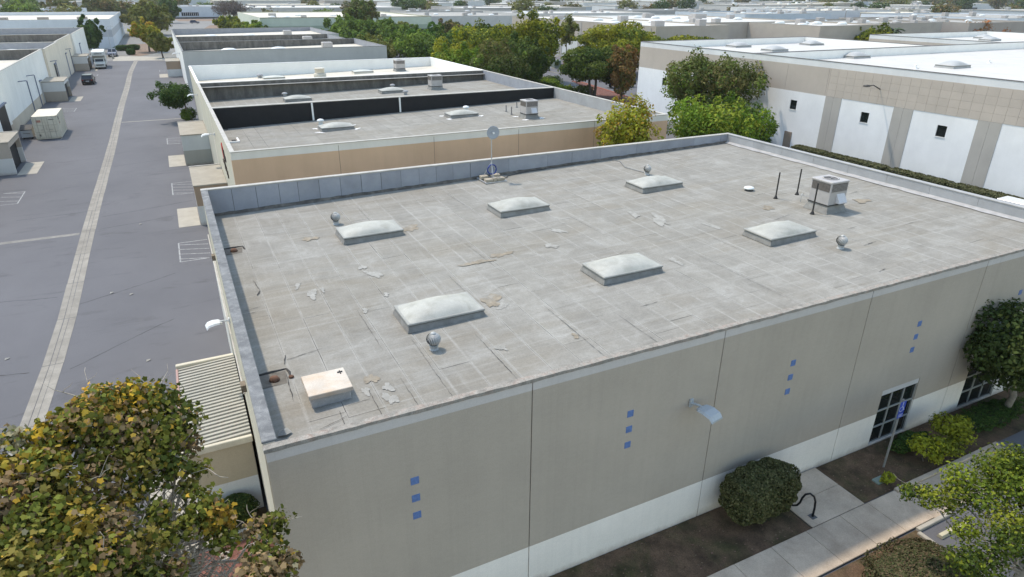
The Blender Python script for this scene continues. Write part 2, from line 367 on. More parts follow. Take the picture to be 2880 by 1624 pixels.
# ------------------------------------------------------------------ setting: ground, pavements
asph = None
def make_asphalt():
    m = bpy.data.materials.new('asphalt'); nt, b = _bsdf(m)
    c = _ramp(nt, _noise(nt, .12, 5, .6, (1, .7, 1)), [(.3, (.112, .110, .118)), (.7, (.144, .141, .150))])
    c = _mix(nt, _ramp(nt, _noise(nt, .42, 7, .72, (.45, 1.3, 1), 1.4), [(.56, 0.0), (.76, .55)]), c, (.05, .048, .048))
    c = _mix(nt, _ramp(nt, _noise(nt, .9, 5, .6, (1.2, .4, 1)), [(.62, 0.0), (.8, .25)]), c, (.165, .152, .138))
    c = _mul(nt, c, _ramp(nt, _noise(nt, 55, 3, .8), [(.25, .80), (.72, 1.14)]))
    nt.links.new(c, b.inputs['Base Color']); b.inputs['Roughness'].default_value = .88; b.inputs['Specular IOR Level'].default_value = .3
    _bump(nt, b, _noise(nt, 60, 3, .8), .3, .01); return m
asphalt = make_asphalt()
conc = mat('concrete', (.475, .385, .295), .9, var=.13, scale=1.2, fine=.10, fscale=30, rnd=.07, bump=.2, stain=(1.1, .6, (.32, .245, .18)))
pconc = mat('pale_concrete', (.40, .365, .305), .9, var=.1, scale=1.2, fine=.06, rnd=.05, stain=(1.3, .35, (.33, .30, .26)))
soil = mat('soil', (.135, .085, .052), .98, var=.4, scale=1.6, fine=.25, fscale=25, bump=.6, stain=(.7, .9, (.05, .056, .018)))
mulch = mat('red_mulch', (.19, .085, .065), .98, var=.3, scale=4, fine=.3, fscale=20, bump=.6)
drybed = mat('dry_soil', (.235, .165, .12), .98, var=.2, scale=2, fine=.15, bump=.4)
linepaint = mat('line_paint', (.40, .40, .40), .85, var=.3, scale=5, fine=.25, stain=(4, .7, (.19, .19, .20)))
m = bpy.data.materials.new('ground_cover'); nt_, b_ = _bsdf(m)
c_ = _ramp(nt_, _noise(nt_, .012, 5, .65), [(.35, (.17, .165, .16)), (.5, (.21, .20, .185)), (.62, (.13, .12, .075)), (.75, (.24, .21, .17))])
c_ = _mul(nt_, c_, _ramp(nt_, _noise(nt_, .5, 5, .7), [(.3, .8), (.7, 1.1)]))
nt_.links.new(c_, b_.inputs['Base Color']); b_.inputs['Roughness'].default_value = .95; groundm = m
def sheet(name, poly, z, m, kind='structure', parent=None):
    mb = MB(); mb.add([(x, y, z) for x, y in poly], [tuple(range(len(poly)))]); o = mb.build(name, m, parent)
    if kind and not parent: o['kind'] = kind
    return o
def rect(x0, y0, x1, y1): return [(x0, y0), (x1, y0), (x1, y1), (x0, y1)]
g = MB(); N = 24
g.add([(-2600+5200*i/N, -200+3200*j/N, 0) for j in range(N+1) for i in range(N+1)], [(j*(N+1)+i, j*(N+1)+i+1, (j+1)*(N+1)+i+1, (j+1)*(N+1)+i) for j in range(N) for i in range(N)])
struct(g.build('ground', groundm))
sheet('driveway', rect(-30, -30, 58.6, 181.5), .006, asphalt)
sheet('parking_lot', rect(36, 181.6, 95, 262), .006, asphalt)
sheet('side_lot', rect(58.7, 66.6, 94, 181.5), .0065, asphalt)
sheet('cross_street', [(-3, 225), (34, 222), (34, 262), (28, 420), (160, 420), (160, 436), (-40, 440), (-40, 424), (3, 420), (5, 300), (-3, 262)], .0055, mat('pale_asphalt', (.22, .21, .20), .9, var=.1, scale=.3))
struct(sheet('entry_apron', [(-12, 181.5), (2, 178.5), (2, 187), (-.6, 189), (-6.4, 192.9), (-12, 196)], .011, pconc))
# concrete drainage gutter down the middle of the driveway: cast slabs with joints
gutm = mat('gutter_concrete', (.30, .275, .238), .9, var=.14, scale=1.2, fine=.1, rnd=.07, stain=(1.1, .5, (.19, .17, .145)))
gut = struct(MB().box(-8.2, 4, -.05, -6.8, 181.4, .004).build('drainage_gutter', mat('gutter_bed', (.07, .065, .06), .95)))
gut.location.z = 0
for k in range(34):
    y0 = 5+k*5.2; y1 = y0+5.16
    def gx(y): return -7.47+.05*math.sin(y*.11)+(-.45*max(0, (26-y)/14)**1.5 if y < 26 else 0)+(.5*max(0, (y-150)/31))
    mb = MB(); wv = .44
    for s0, s1, dz in ((-wv, -.12, 0), (-.12, .10, -.004), (.10, wv, 0)):
        j = [random.uniform(-.012, .012) for _ in range(4)]
        mb.add([(gx(y0)+s0+.012+j[0], y0, .016+dz), (gx(y0)+s1-.012+j[1], y0, .016+dz), (gx(y1)+s1-.012+j[2], y1, .016+dz), (gx(y1)+s0+.012+j[3], y1, .016+dz)], [(0, 1, 2, 3)])
    mb.build('concrete_slab', gutm, gut)
cs = struct(MB().box(-7.0, 88.25, -.05, .2, 88.7, .012).build('cross_gutter', gutm))
struct(MB().box(-12.7, 40.55, -.05, -8.05, 41.05, .009).build('asphalt_patch', mat('patch_tar', (.25, .235, .215), .9, var=.2, scale=2)))
dw = bpy.data.objects['driveway']; crk = mat('tar_crack', (.035, .033, .034), .9)
rk = random.Random(12)
for (xa, ya, xb, yb) in ((-7, 27.5, -2.2, 30.2), (-6.9, 41.3, -1.2, 43.0), (-6.9, 44.5, -.5, 46.2), (-12.5, 46.2, -8, 46.6), (-6.8, 19.8, -2.4, 23.4), (-13, 30, -8.2, 29), (-6.8, 62, -2, 63.4), (-12, 66, -8, 66.8), (-6.8, 76, -1.5, 77), (-14, 96, -8, 97), (-6.8, 110, -1, 112), (-13, 21.5, -8.4, 20.2)):
    n_ = 26; vs = []; lat = 0
    for i in range(n_+1):
        t_ = i/n_; lat += rk.uniform(-.035, .035); w_ = .010+.018*rk.random()
        x, y = xa+(xb-xa)*t_, ya+(yb-ya)*t_+lat; vs += [(x, y-w_, .0085), (x, y+w_, .0085)]
    MB().add(vs, [(2*i, 2*i+2, 2*i+3, 2*i+1) for i in range(n_)]).build('asphalt_crack', crk, dw)
# painted hatch boxes beside the loading doors
def hatchbox(x0, y0, x1, y1, n, fl=1):
    mb = MB(); wl = .09; z = .0115
    def ln(a, b):
        a = Vector(a); b = Vector(b); d = (b-a).normalized(); nn = Vector((-d.y, d.x))*wl/2
        mb.add([(a.x+nn.x, a.y+nn.y, z), (b.x+nn.x, b.y+nn.y, z), (b.x-nn.x, b.y-nn.y, z), (a.x-nn.x, a.y-nn.y, z)], [(0, 1, 2, 3)])
    ln((x0, y0), (x0, y1)); ln((x0, y0), (x1, y0)); ln((x0, y1), (x1, y1))
    for i in range(n): t = (i+.6)/n; ln((x0, y0+(y1-y0)*t), (x1, y0+(y1-y0)*min(1, max(0, t-.16*fl))))
    struct(mb.build('painted_marking', linepaint))
hatchbox(-1.84, 31.9, -.03, 35.7, 4); hatchbox(-1.88, 48.7, -.22, 52.8, 4); hatchbox(-1.9, 71, -.5, 74.7, 4); hatchbox(-2.0, 152, -.5, 155, 3)
hatchbox(-13.15, 51.3, -14.7, 55.2, 3, -1); hatchbox(-13.3, 100.7, -15.6, 104.1, 4, -1); hatchbox(-13.3, 148.0, -15.6, 151.4, 4, -1)
for i in range(7):   # stall lines in the lot beyond the white building
    struct(MB().box(66+i*2.75, 112, .01, 66.1+i*2.75, 117.2, .012).build('painted_marking', linepaint))
struct(MB().box(74.6, 108, .01, 74.75, 124.5, .012).build('painted_marking', mat('yellow_paint', (.42, .31, .12), .85, var=.3, scale=4)))
# front beds, walk, kerbs
sheet('front_bed', rect(-.2, -2.08, 15.6, -.02), .03, soil)
sheet('front_bed', rect(18.12, -2.05, 32, -.02), .03, soil)
walk = struct(MB().box(-6, -3.56, -.08, 19.6, -2.1, .06).build('sidewalk', mat('joint_fill', (.09, .08, .07), .95)))
xs = [-6+1.52*i for i in range(15)]+[16.85, 18.2, 19.6]
for a, b in zip(xs[:-1], xs[1:]):
    dz = random.uniform(0, .006); MB().bbox(a+.006, -3.55, .03, b-.006, -2.11, .085+dz, .012).build('concrete_slab', conc, walk)
pad = struct(MB().box(15.62, -2.09, -.08, 18.1, -.03, .05).build('rack_pad', MATS['joint_fill']))
MB().bbox(15.63, -2.09, .02, 18.1, -1.05, .084, .01).build('concrete_slab', conc, pad); MB().bbox(15.63, -1.04, .02, 18.1, -.04, .087, .01).build('concrete_slab', conc, pad)
struct(MB().bbox(19.65, -2.22, -.05, 25.6, -2.05, .13, .02).build('kerb', conc))
ramp = struct(MB().box(19.62, -3.56, -.05, 25.6, -2.23, .05).build('access_ramp', conc))
struct(MB().bbox(18.6, -3.72, -.05, 20.3, -3.58, .12, .02).build('kerb', pconc))
sheet('planting_island', rect(14.3, -7.5, 18.55, -3.62), .05, soil); struct(MB().bbox(18.4, -7.5, -.05, 18.55, -3.75, .13, .02).build('kerb', pconc))
struct(MB().box(-6, -12, -.05, 14.28, -3.6, .02).build('parking_bay', asphalt))
# bed at the left corner
sheet('corner_bed', rect(-3.6, -2.0, -.05, 5.45), .03, mulch)
sheet('corner_bed', rect(-2.0, 5.95, -.05, 6.7), .03, soil)
struct(MB().bbox(-3.8, 5.5, -.05, -.06, 5.85, .16, .03).build('kerb', pconc))
struct(MB().bbox(-3.95, -2, -.05, -3.62, 5.5, .15, .03).build('kerb', pconc))
# bed and trees at the end of the driveway, red mulch island beside the white warehouse
sheet('end_bed', [(-8.6, 197), (-6.4, 193.2), (-1.6, 205), (-2, 243), (-12.4, 240)], .03, drybed)
sheet('mulch_bed', [(59, 68), (66, 74), (70.5, 99.7), (69.8, 102), (64.5, 86.6), (58.9, 80)], .09, mulch)
struct(MB().tube([(66, 74, .07), (68, 84, .07), (70.6, 99.6, .07), (69.7, 102, .07)], .12, 6).build('kerb', mat('red_kerb', (.35, .12, .08), .85)))
sheet('roadside_bed', [(10, 424), (34, 420), (34, 455), (8, 458)], .02, drybed); sheet('roadside_bed', [(17.5, 336), (27, 333), (30, 372), (22, 368)], .02, drybed)

# ------------------------------------------------------------------ buildings
capsheet = roofmat('cap_sheet', (.284, .268, .237), (.240, .212, .168), (.352, .338, .308))
capsheet2 = roofmat('cap_sheet_far', (.288, .272, .240), (.232, .205, .162), (.352, .338, .305), .05, 2.27, .969)
tarm = mat('roof_tar', (.055, .052, .048), .9, var=.3, scale=3)
whiteroof = mat('white_roof', (.56, .535, .50), .7, var=.035, scale=.25, fine=.02, stain=(.35, .5, (.44, .41, .375)))
creamroof = mat('cream_roof', (.62, .57, .48), .85, var=.1, scale=.3, stain=(.5, .4, (.45, .40, .33)))
greyroof = mat('grey_roof', (.36, .345, .32), .9, var=.1, scale=.4, stain=(.5, .5, (.26, .235, .20)))
bluelin = mat('blue_grey_sheet', (.295, .305, .345), .8, var=.10, scale=1.2, rnd=.07, fine=.05, stain=(2, .3, (.33, .33, .33)))
greylin = mat('grey_lining', (.36, .36, .37), .85, var=.1, scale=1, rnd=.05, stain=(1.5, .4, (.32, .31, .30)))
darklin = mat('dark_bitumen', (.13, .122, .115), .9, var=.25, scale=1.0, fine=.12, stain=(1.3, .6, (.24, .225, .205)), stretch=(1.6, 1.6, .5))
blacklin = mat('black_bitumen', (.016, .016, .018), .75, var=.15, scale=2, fine=.1, fscale=12)
whitelin = mat('white_lining', (.86, .845, .82), .8, var=.05, scale=.6)
capgrey = mat('coping_grey', (.195, .197, .20), .85, var=.2, scale=2.5, stain=(5, .6, (.33, .325, .31)), fine=.15, spec=.1)
capwhite = mat('coping_white', (.47, .445, .405), .85, var=.14, scale=2, spec=.15)
cream = paint('cream_wall', [(0, (.56, .52, .42)), (12, (.5, .5, .4))])
whitewall = paint('white_wall', [(0, (.82, .80, .76)), (12, (.7, .7, .7))])
seamdark = mat('joint_sealant', (.10, .09, .08), .95)
TAN = (.440, .383, .318); WHT = (.84, .785, .715)
def building(name, label, x0, x1, y0, y1, H, rz0, rz1, ws, ww=None, we=None, wn=None, ln=None, le=None, lw=None, ls=None, cope=None, roof=None, T=.22, group=None, ch=.05):
    t = thing(name, label, 'building', (x0, y0, 0), group)
    ww = ww or ws; we = we or ws; wn = wn or ws; cope = cope or capwhite; roof = roof or greyroof
    def rz(x): return rz0+(rz1-rz0)*(x-x0)/(x1-x0)
    MB().box(x0, y0, 0, x1, y0+T, H).build('wall', ws, t); MB().box(x0, y1-T, 0, x1, y1, H).build('wall', wn, t)
    MB().box(x0, y0+T, 0, x0+T, y1-T, H).build('wall', ww, t); MB().box(x1-T, y0+T, 0, x1, y1-T, H).build('wall', we, t)
    o = .025
    MB().bbox(x0-o, y0-o, H, x1+o, y0+T+o, H+ch, .01).build('coping', cope, t); MB().bbox(x0-o, y1-T-o, H, x1+o, y1+o, H+ch, .01).build('coping', cope, t)
    MB().bbox(x0-o, y0+T+o, H, x0+T+o, y1-T-o, H+ch, .01).build('coping', cope, t); MB().bbox(x1-T-o, y0+T+o, H, x1+o, y1-T-o, H+ch, .01).build('coping', cope, t)
    a, b, c, d = x0+T, x1-T, y0+T, y1-T
    MB().add([(a, c, rz(a)), (b, c, rz(b)), (b, d, rz(b)), (a, d, rz(a))]+[(a, c, rz(a)-.2), (b, c, rz(b)-.2), (b, d, rz(b)-.2), (a, d, rz(a)-.2)], [(0, 1, 2, 3), (7, 6, 5, 4)]).build('roof', roof, t)
    l = .016
    if ln: MB().add([(a, d-l, rz(a)), (b, d-l, rz(b)), (b, d-l, H-.012), (a, d-l, H-.012), (a, d, rz(a)), (b, d, rz(b)), (b, d, H-.012), (a, d, H-.012)], [(0, 1, 2, 3), (3, 2, 6, 7), (0, 4, 5, 1), (0, 3, 7, 4), (1, 5, 6, 2)]).build('parapet_lining', ln, t)
    if le: MB().box(b-l, c+.003, rz(b), b, d-l-.003, H-.012).build('parapet_lining', le, t)
    if lw: MB().box(a, c+.003, rz(a), a+l, d-l-.003, H-.012).build('parapet_lining', lw, t)
    if ls: MB().box(a+l, c, rz(a), b-l, c+l, H-.012).build('parapet_lining', ls, t)
    return t
def rz_main(x): return 5.70+.0225*x

# --- the near warehouse: tilt-up panels, recessed sloping roof of laid sheets
W, LN, H = 33.4, 22.06, 7.0
mw = thing('near_warehouse', 'tan and white tilt-up warehouse with weathered grey sheet roof in the foreground', 'building', (0, 0, 0))
front = paint('front_paint', [(0, WHT), (1.46, TAN), (6.66, (.56, .525, .50))], streak=.02, var=.06, rnd=.025)
T = .25; px = [0, 6.34, 12.64, 18.98, 25.28, 31.6, W]
MB().box(.26, .151, 0, W-.26, .2, H-.02).build('wall_core', seamdark, mw)
for i, (a, b) in enumerate(zip(px[:-1], px[1:])):
    cuts = {3: (21.02, 23.16, .07, 2.5), 4: (26.45, 28.9, .07, 2.5)}.get(i)
    mb = MB(); x0, x1 = a+.014, b-.014
    if cuts:
        cx0, cx1, cz0, cz1 = cuts
        mb.box(x0, 0, 0, cx0, .15, H); mb.box(cx1, 0, 0, x1, .15, H); mb.box(cx0, 0, cz1, cx1, .15, H); mb.box(cx0, 0, 0, cx1, .15, cz0)
    else: mb.box(x0, 0, 0, x1, .15, H)
    mb.build('wall_panel', front, mw)
# side and rear walls
for k in range(4):
    y0, y1 = T+.01+k*5.39, T+k*5.39+5.37
    MB().box(0, y0, 0, T, min(y1, LN-T-.01), H).build('wall_panel', cream, mw)
    MB().box(W-T, y0, 0, W, min(y1, LN-T-.01), H).build('wall_panel', cream, mw)
for k in range(5): MB().box(k*6.68+.012, LN-T, 0, k*6.68+6.67, LN, H).build('wall_panel', cream, mw)
# roof deck and sheets
a, b, c, d = T, W-T, .2, LN-T
MB().add([(a, c, rz_main(a)-.012), (b, c, rz_main(b)-.012), (b, d, rz_main(b)-.012), (a, d, rz_main(a)-.012)], [(0, 1, 2, 3)]).build('roof_deck', tarm, mw)
ncol = 34; wcol = (b-a)/ncol; rr = random.Random(3)
for i in range(ncol):
    xa, xb = a+i*wcol, a+(i+1)*wcol; y = c; first = True
    while y < d-.05:
        L_ = rr.uniform(.8, 4) if first else rr.uniform(2.6, 7.5); first = False; y1 = min(d, y+L_)
        if d-y1 < 1.0: y1 = d
        g0 = rr.choice([.002, .003, .006, .010, .015]); g1 = rr.choice([.001, .002, .004, .008]); gy = rr.choice([.002, .004, .008, .014])
        ns = max(2, int((y1-y)/.55)); vs = []; lift = rr.uniform(0, .006)
        for s in range(ns+1):
            yy = y+gy*.5+(y1-y-gy)*s/ns
            e0 = g0*.5+max(0, rr.gauss(-.002, .005)); e1 = g1*.5+max(0, rr.gauss(-.002, .005))
            za = lift+rr.uniform(0, .005); zb_ = lift+rr.uniform(0, .005)
            vs += [(xa+e0, yy, rz_main(xa)+za), ((xa+xb)/2, yy, rz_main((xa+xb)/2)+lift+rr.uniform(-.002, .008)), (xb-e1, yy, rz_main(xb)+zb_)]
        fs = [(3*s, 3*s+1, 3*s+4, 3*s+3) for s in range(ns)]+[(3*s+1, 3*s+2, 3*s+5, 3*s+4) for s in range(ns)]
        n3 = len(vs); vs += [(x, y_, z-.02) for x, y_, z in vs]
        for s in range(ns): fs += [(3*s+3, n3+3*s+3, n3+3*s, 3*s), (3*s+2, n3+3*s+2, n3+3*s+5, 3*s+5)]
        fs += [(0, n3, n3+1, 1), (1, n3+1, n3+2, 2), (3*ns+1, n3+3*ns+1, n3+3*ns, 3*ns), (3*ns+2, n3+3*ns+2, n3+3*ns+1, 3*ns+1)]
        MB().add(vs, fs).build('roofing_sheet', capsheet, mw); y = y1
# sheets lining the parapets (rear: narrow at the left, wide at the right)
e = [a]
while e[-1] < b-.6:
    x = e[-1]; e.append(min(b, x+(rr.uniform(.92, 1.12) if x < 13 else rr.uniform(1.6, 3.0))))
e[-1] = b
for i in range(len(e)-1):
    g = rr.choice([.008, .014, .02]); MB().add([(e[i]+g, d-.02, rz_main(e[i])+.12), (e[i+1]-.004, d-.02, rz_main(e[i+1])+.12), (e[i+1]-.004, d-.02, H-.015), (e[i]+g, d-.02, H-.015),
        (e[i]+g, d-.001, rz_main(e[i])+.12), (e[i+1]-.004, d-.001, rz_main(e[i+1])+.12), (e[i+1]-.004, d-.001, H-.015), (e[i]+g, d-.001, H-.015)],
        [(0, 1, 2, 3), (3, 2, 6, 7), (0, 4, 5, 1), (0, 3, 7, 4), (1, 5, 6, 2)]).build('parapet_sheet', bluelin, mw)
MB().box(a, d-.004, 5.5, b, d-.0005, H-.05).build('parapet_backing', tarm, mw)
mb = MB(); ns = 80                                          # crumbling cant strip at the foot of the rear parapet
vs = []
for s in range(ns+1):
    x = a+(b-a)*s/ns; vs += [(x, d-.012, rz_main(x)+.11+rr.uniform(0, .05)), (x, d-.13-rr.uniform(0, .10), rz_main(x)+.022)]
mb.add(vs, [(2*s, 2*s+1, 2*s+3, 2*s+2) for s in range(ns)]); mb.build('cant_strip', mat('cant_tar', (.12, .105, .09), .95, var=.35, scale=3, stain=(3, .6, (.26, .22, .18))), mw)
for k in range(9):
    y0 = c+k*2.4; y1 = min(d-.03, y0+2.39)
    MB().box(b-.018, y0+.006, rz_main(b)+.02, b-.001, y1, H-.015).build('parapet_sheet', greylin, mw)
    MB().box(a+.001, y0+.006, rz_main(a)+.02, a+.018, y1, H-.015).build('parapet_sheet', greylin, mw)
vs = []
for s in range(41):
    y = c+(d-c)*s/40; vs += [(b-.02, y, rz_main(b)+.10), (b-.30-rr.uniform(0, .12), y, rz_main(b)+.03)]
MB().add(vs, [(2*s, 2*s+2, 2*s+3, 2*s+1) for s in range(40)]).build('edge_flashing', mat('pale_flashing', (.40, .39, .385), .8, var=.15, scale=2, stain=(3, .4, (.36, .35, .33))), mw)
# copings
MB().bbox(-.02, T+.03, H, T+.04, LN-T-.04, H+.05, .015).build('coping', capgrey, mw)
MB().bbox(W-T-.04, T+.03, H, W+.02, LN-T-.04, H+.05, .015).build('coping', mat('coping_pale', (.37, .365, .36), .85, var=.1, scale=2), mw)
MB().bbox(-.02, LN-T-.03, H, W+.02, LN+.02, H+.05, .015).build('coping', capwhite, mw)
vs = []; ns = 120
for s in range(ns+1):
    x = -.02+(W+.04)*s/ns; j = rr.uniform(0, .02); vs += [(x, -.02-rr.uniform(0, .008), H-.03-rr.uniform(0, .03)), (x, -.018, H+.03+j), (x, .15+rr.uniform(0, .03), H+.035+j*.5), (x, .16, H-.05)]
MB().add(vs, [(4*s+q, 4*s+4+q, 4*s+5+q, 4*s+1+q) for s in range(ns) for q in range(3)]).build('coping', mat('coping_rough', (.33, .305, .27), .95, var=.25, scale=4, fine=.2, stain=(4, .8, (.27, .20, .165)), spec=.1), mw)
# blue accent tiles, three to a panel
blue = mat('blue_tile', (.12, .20, .42), .45, var=.15, scale=8, fine=.1)
for cx in (3.17, 9.48, 15.8, 22.08, 28.3):
    for cz in (5.05, 4.52, 3.98): MB().bbox(cx-.105, -.012, cz-.105, cx+.105, .004, cz+.105, .006).build('accent_tile', blue, mw)
# front windows
alu = mat('window_frame', (.33, .33, .31), .5, var=.06); dglass = glassmat('dark_glass')
lint = paint('lintel_paint', [(0, (.60, .58, .56)), (12, (.6, .6, .6))])
for wi, (x0, x1, nx) in enumerate(((21.02, 23.16, 3), (26.45, 28.9, 3))):
    MB().box(x0+.003, .03, 2.26, x1-.003, .24, 2.497).build('lintel', lint, mw)
    fr = MB(); z0, z1 = .08, 2.255; ww = (x1-x0)/nx; hh = (z1-z0)/3
    for i in range(nx+1): xx = x0+i*ww; fr.box(max(x0, xx-.028), .05, z0, min(x1, xx+.028), .12, z1)
    for j in range(4): zz = z0+j*hh; fr.box(x0, .053, max(z0, zz-.028), x1, .117, min(z1, zz+.028))
    wf = fr.build('window', alu, mw)
    for i in range(nx):
        for j in range(3): MB().box(x0+i*ww+.03, .085, z0+j*hh+.03, x0+(i+1)*ww-.03, .095, z0+(j+1)*hh-.03).build('pane', dglass, wf)
MB().box(26.3, -.03, 2.62, 33.3, -.003, 3.9).build('entry_fascia', whitewall, mw)
# scupper boxes, conduit on the left wall
rust = mat('rust', (.16, .085, .055), .9, var=.3, scale=8)
for y in (5.2, 16.2): MB().box(-.14, y-.14, 5.5, -.002, y+.14, 5.72).build('scupper', mat('scupper_metal', (.20, .16, .12), .8, var=.3, scale=6), mw)
MB().tube([(-.06, 6, 4.9), (-.06, 21.5, 4.9)], .03, 6).build('conduit', capwhite, mw)
MB().box(-.09, 12.3, 0, -.004, 19.5, 4.6).build('door_frame', mat('door_white', (.66, .64, .60), .7), mw)
# drain sumps: recessed dark square with a clay-coloured strainer
dirt = mat('sump_dirt', (.17, .15, .125), .95, var=.25, scale=4)
for (x, y) in ((.75, 16.2), (.75, 4.95)):
    z = rz_main(x)+.022; sp = MB(); sp.add([(x-.48, y-.3, z), (x+.3, y-.3, z), (x+.36, y+.42, z), (x-.48, y+.4, z)], [(0, 1, 2, 3)]); sp.build('drain_sump', dirt, mw)
    ed = MB()
    for (p, q) in (((x-.48, y+.45), (x+.4, y+.5)), ((x+.4, y+.5), (x+.44, y+.05))):
        ed.tube([(p[0], p[1], z), ((p[0]+q[0])/2+rr.uniform(-.03, .03), (p[1]+q[1])/2, z+.005), (q[0], q[1], z)], [.03, .045, .025], 5)
    ed.build('tar_ridge', mat('old_tar', (.08, .075, .07), .95, var=.3, scale=5), mw)
    MB().lathe((x, y, z), [(.15, 0), (.14, .05), (.11, .1), (.05, .13), (.01, .135)], 12).build('drain_strainer', rust, mw, smooth=True)
    if y < 10: MB().lathe((x+.45, y-.05, z), [(.08, 0), (.07, .05), (.02, .07)], 8).build('drain_plug', rust, mw)
# loose patches and lifted laps on the roof
def blotch(parent, nm, x, y, rx, ry, m, seed, dz=.03, rot=0, zf=rz_main):
    r_ = random.Random(seed); n_ = 40; ph = [r_.uniform(0, 6.28) for _ in range(4)]; P = []
    for i in range(n_):
        t_ = 6.283*i/n_; q = 1+.28*math.sin(2*t_+ph[0])+.22*math.sin(3*t_+ph[1])+.15*math.sin(5*t_+ph[2])+.10*math.sin(9*t_+ph[3])+r_.uniform(-.13, .13)
        u, v = rx*q*math.cos(t_), ry*q*math.sin(t_); xx = x+u*math.cos(rot)-v*math.sin(rot); yy = y+u*math.sin(rot)+v*math.cos(rot)
        P.append((xx, yy, zf(xx)+dz))
    MB().add([(x, y, zf(x)+dz+.002)]+P, [(0, 1+i, 1+(i+1) % n_) for i in range(n_)]).build(nm, m, parent)
palep = mat('pale_patch', (.355, .34, .308), .9, var=.15, scale=4, fine=.15, stain=(2.4, .95, (.288, .272, .24)), spec=.1)
brownp = mat('brown_patch', (.295, .25, .19), .9, var=.2, scale=4, fine=.15, stain=(2.4, .95, (.288, .272, .24)), spec=.1)
for i, (x, y, rx, ry, k) in enumerate([(5.32, 11.0, .18, .42, 0), (5.1, 11.9, .14, .22, 0), (2.84, 10.3, .17, .40, 0), (2.5, 11.3, .10, .25, 0), (3.25, 10.5, .08, .2, 0), (8.35, 6.75, .30, .50, 1), (8.5, 6.2, .25, .18, 0),
        (18.89, 10.9, .28, .85, 0), (18.3, 12.1, .2, .4, 0), (8.23, 15.4, .38, .42, 1), (3.2, 3.75, .17, .25, 1), (3.5, 3.1, .14, .2, 0), (2.9, 3.2, .12, .18, 0), (3.4, 2.55, .16, .28, 0), (12.78, 10.4, .22, .3, 0),
        (10.5, 10.5, .45, .2, 1), (9.3, 10.2, .6, .18, 1), (13.3, 7.9, .2, .35, 0), (16.3, 6.6, .16, .35, 0), (4.2, 8.1, .10, .18, 0), (5.2, 9.0, .09, .16, 0), (14.0, 11.9, .15, .5, 0), (24.6, 9.8, .25, .3, 1), (29.5, 8.4, .3, .4, 1), (20.4, 9.0, .12, .4, 0), (3.9, 16.2, .3, .25, 1), (7.2, 3.6, .12, .2, 0), (9.6, 3.2, .1, .15, 1)]):
    blotch(mw, 'roof_patch', x, y, rx, ry, (palep, brownp)[k], 50+i, rot=rr.uniform(-.4, .4), dz=.021+.004*(i % 3))
lap = mat('lifted_lap', (.06, .057, .055), .95)
def lapline(p, q, wd, parent=mw, zf=rz_main, dz=.028):
    p = Vector(p); q = Vector(q); dv = (q-p); nv = Vector((-dv.y, dv.x)).normalized(); n_ = max(4, int(dv.length/.12)); vs = []
    for i in range(n_+1):
        t_ = i/n_; o_ = p+dv*t_+nv*rr.uniform(-.012, .012); w_ = wd*(.25+.9*rr.random())*(.35+1.3*t_*(1-t_)*2)
        for s_ in (-1, 1): k_ = o_+nv*w_*s_*.5; vs.append((k_.x, k_.y, zf(k_.x)+dz))
    MB().add(vs, [(2*i, 2*i+2, 2*i+3, 2*i+1) for i in range(n_)]).build('lifted_lap', lap, parent)
for (p, q, wd) in [((1.25, 5.95), (2.35, 6.15), .05), ((1.15, 5.7), (1.25, 6.25), .10), ((1.2, 11.4), (1.1, 12.6), .05), ((1.05, 11.1), (1.2, 11.5), .13), ((.5, 10.0), (1.0, 10.1), .05), ((.55, 9.7), (.95, 9.75), .04), ((1.05, 3.6), (1.1, 5.2), .05),
        ((1.4, 2.05), (2.2, 2.3), .06), ((2.0, 1.6), (2.05, 2.6), .04), ((2.3, 2.75), (2.9, 2.8), .03), ((3.95, 5.2), (3.95, 8.3), .035), ((3.95, 1.2), (3.95, 3.4), .03), ((4.9, 1.1), (4.95, 5.4), .03), ((6.85, .8), (6.85, 4.8), .04), ((2.98, 1.1), (2.98, 3.2), .035),
        ((7.82, 6.2), (7.8, 9.6), .04), ((9.7, 1.2), (9.75, 5.5), .04), ((11.6, 1.0), (11.6, 4.2), .035), ((9.75, 9.0), (9.7, 12.6), .035), ((12.6, 3.9), (13.4, 3.95), .05), ((14.5, 8.2), (15.3, 8.4), .04), ((17.5, 1.5), (17.5, 6.4), .03), ((19.4, 5.0), (19.4, 9.1), .03),
        ((15.5, 10.1), (15.5, 14.2), .03), ((22.3, 2.1), (22.9, 2.2), .05), ((24.2, 4.2), (25.1, 4.3), .05), ((25.3, 5.9), (26.0, 5.95), .05), ((28.1, 5.1), (28.9, 5.1), .05), ((30.0, 9.5), (30.7, 9.6), .06), ((21.3, 11.5), (21.3, 14.1), .03), ((26.3, 12.8), (27.2, 12.9), .04), ((23.3, 8.3), (24.9, 8.6), .04),
        ((11.8, 16.6), (11.7, 20.2), .03), ((6.9, 16.8), (6.9, 19.8), .03), ((17.5, 12.8), (17.6, 18.2), .03), ((8.8, 17.1), (9.9, 17.2), .03), ((14.4, 12.6), (15.2, 12.6), .03), ((20.5, 17.5), (21.6, 17.5), .03)]:
    if abs(p[0]-q[0]) > .25 or p[0] < 3.2: lapline(p, q, wd*.62)
    else: lapline(p, q, wd*.42)

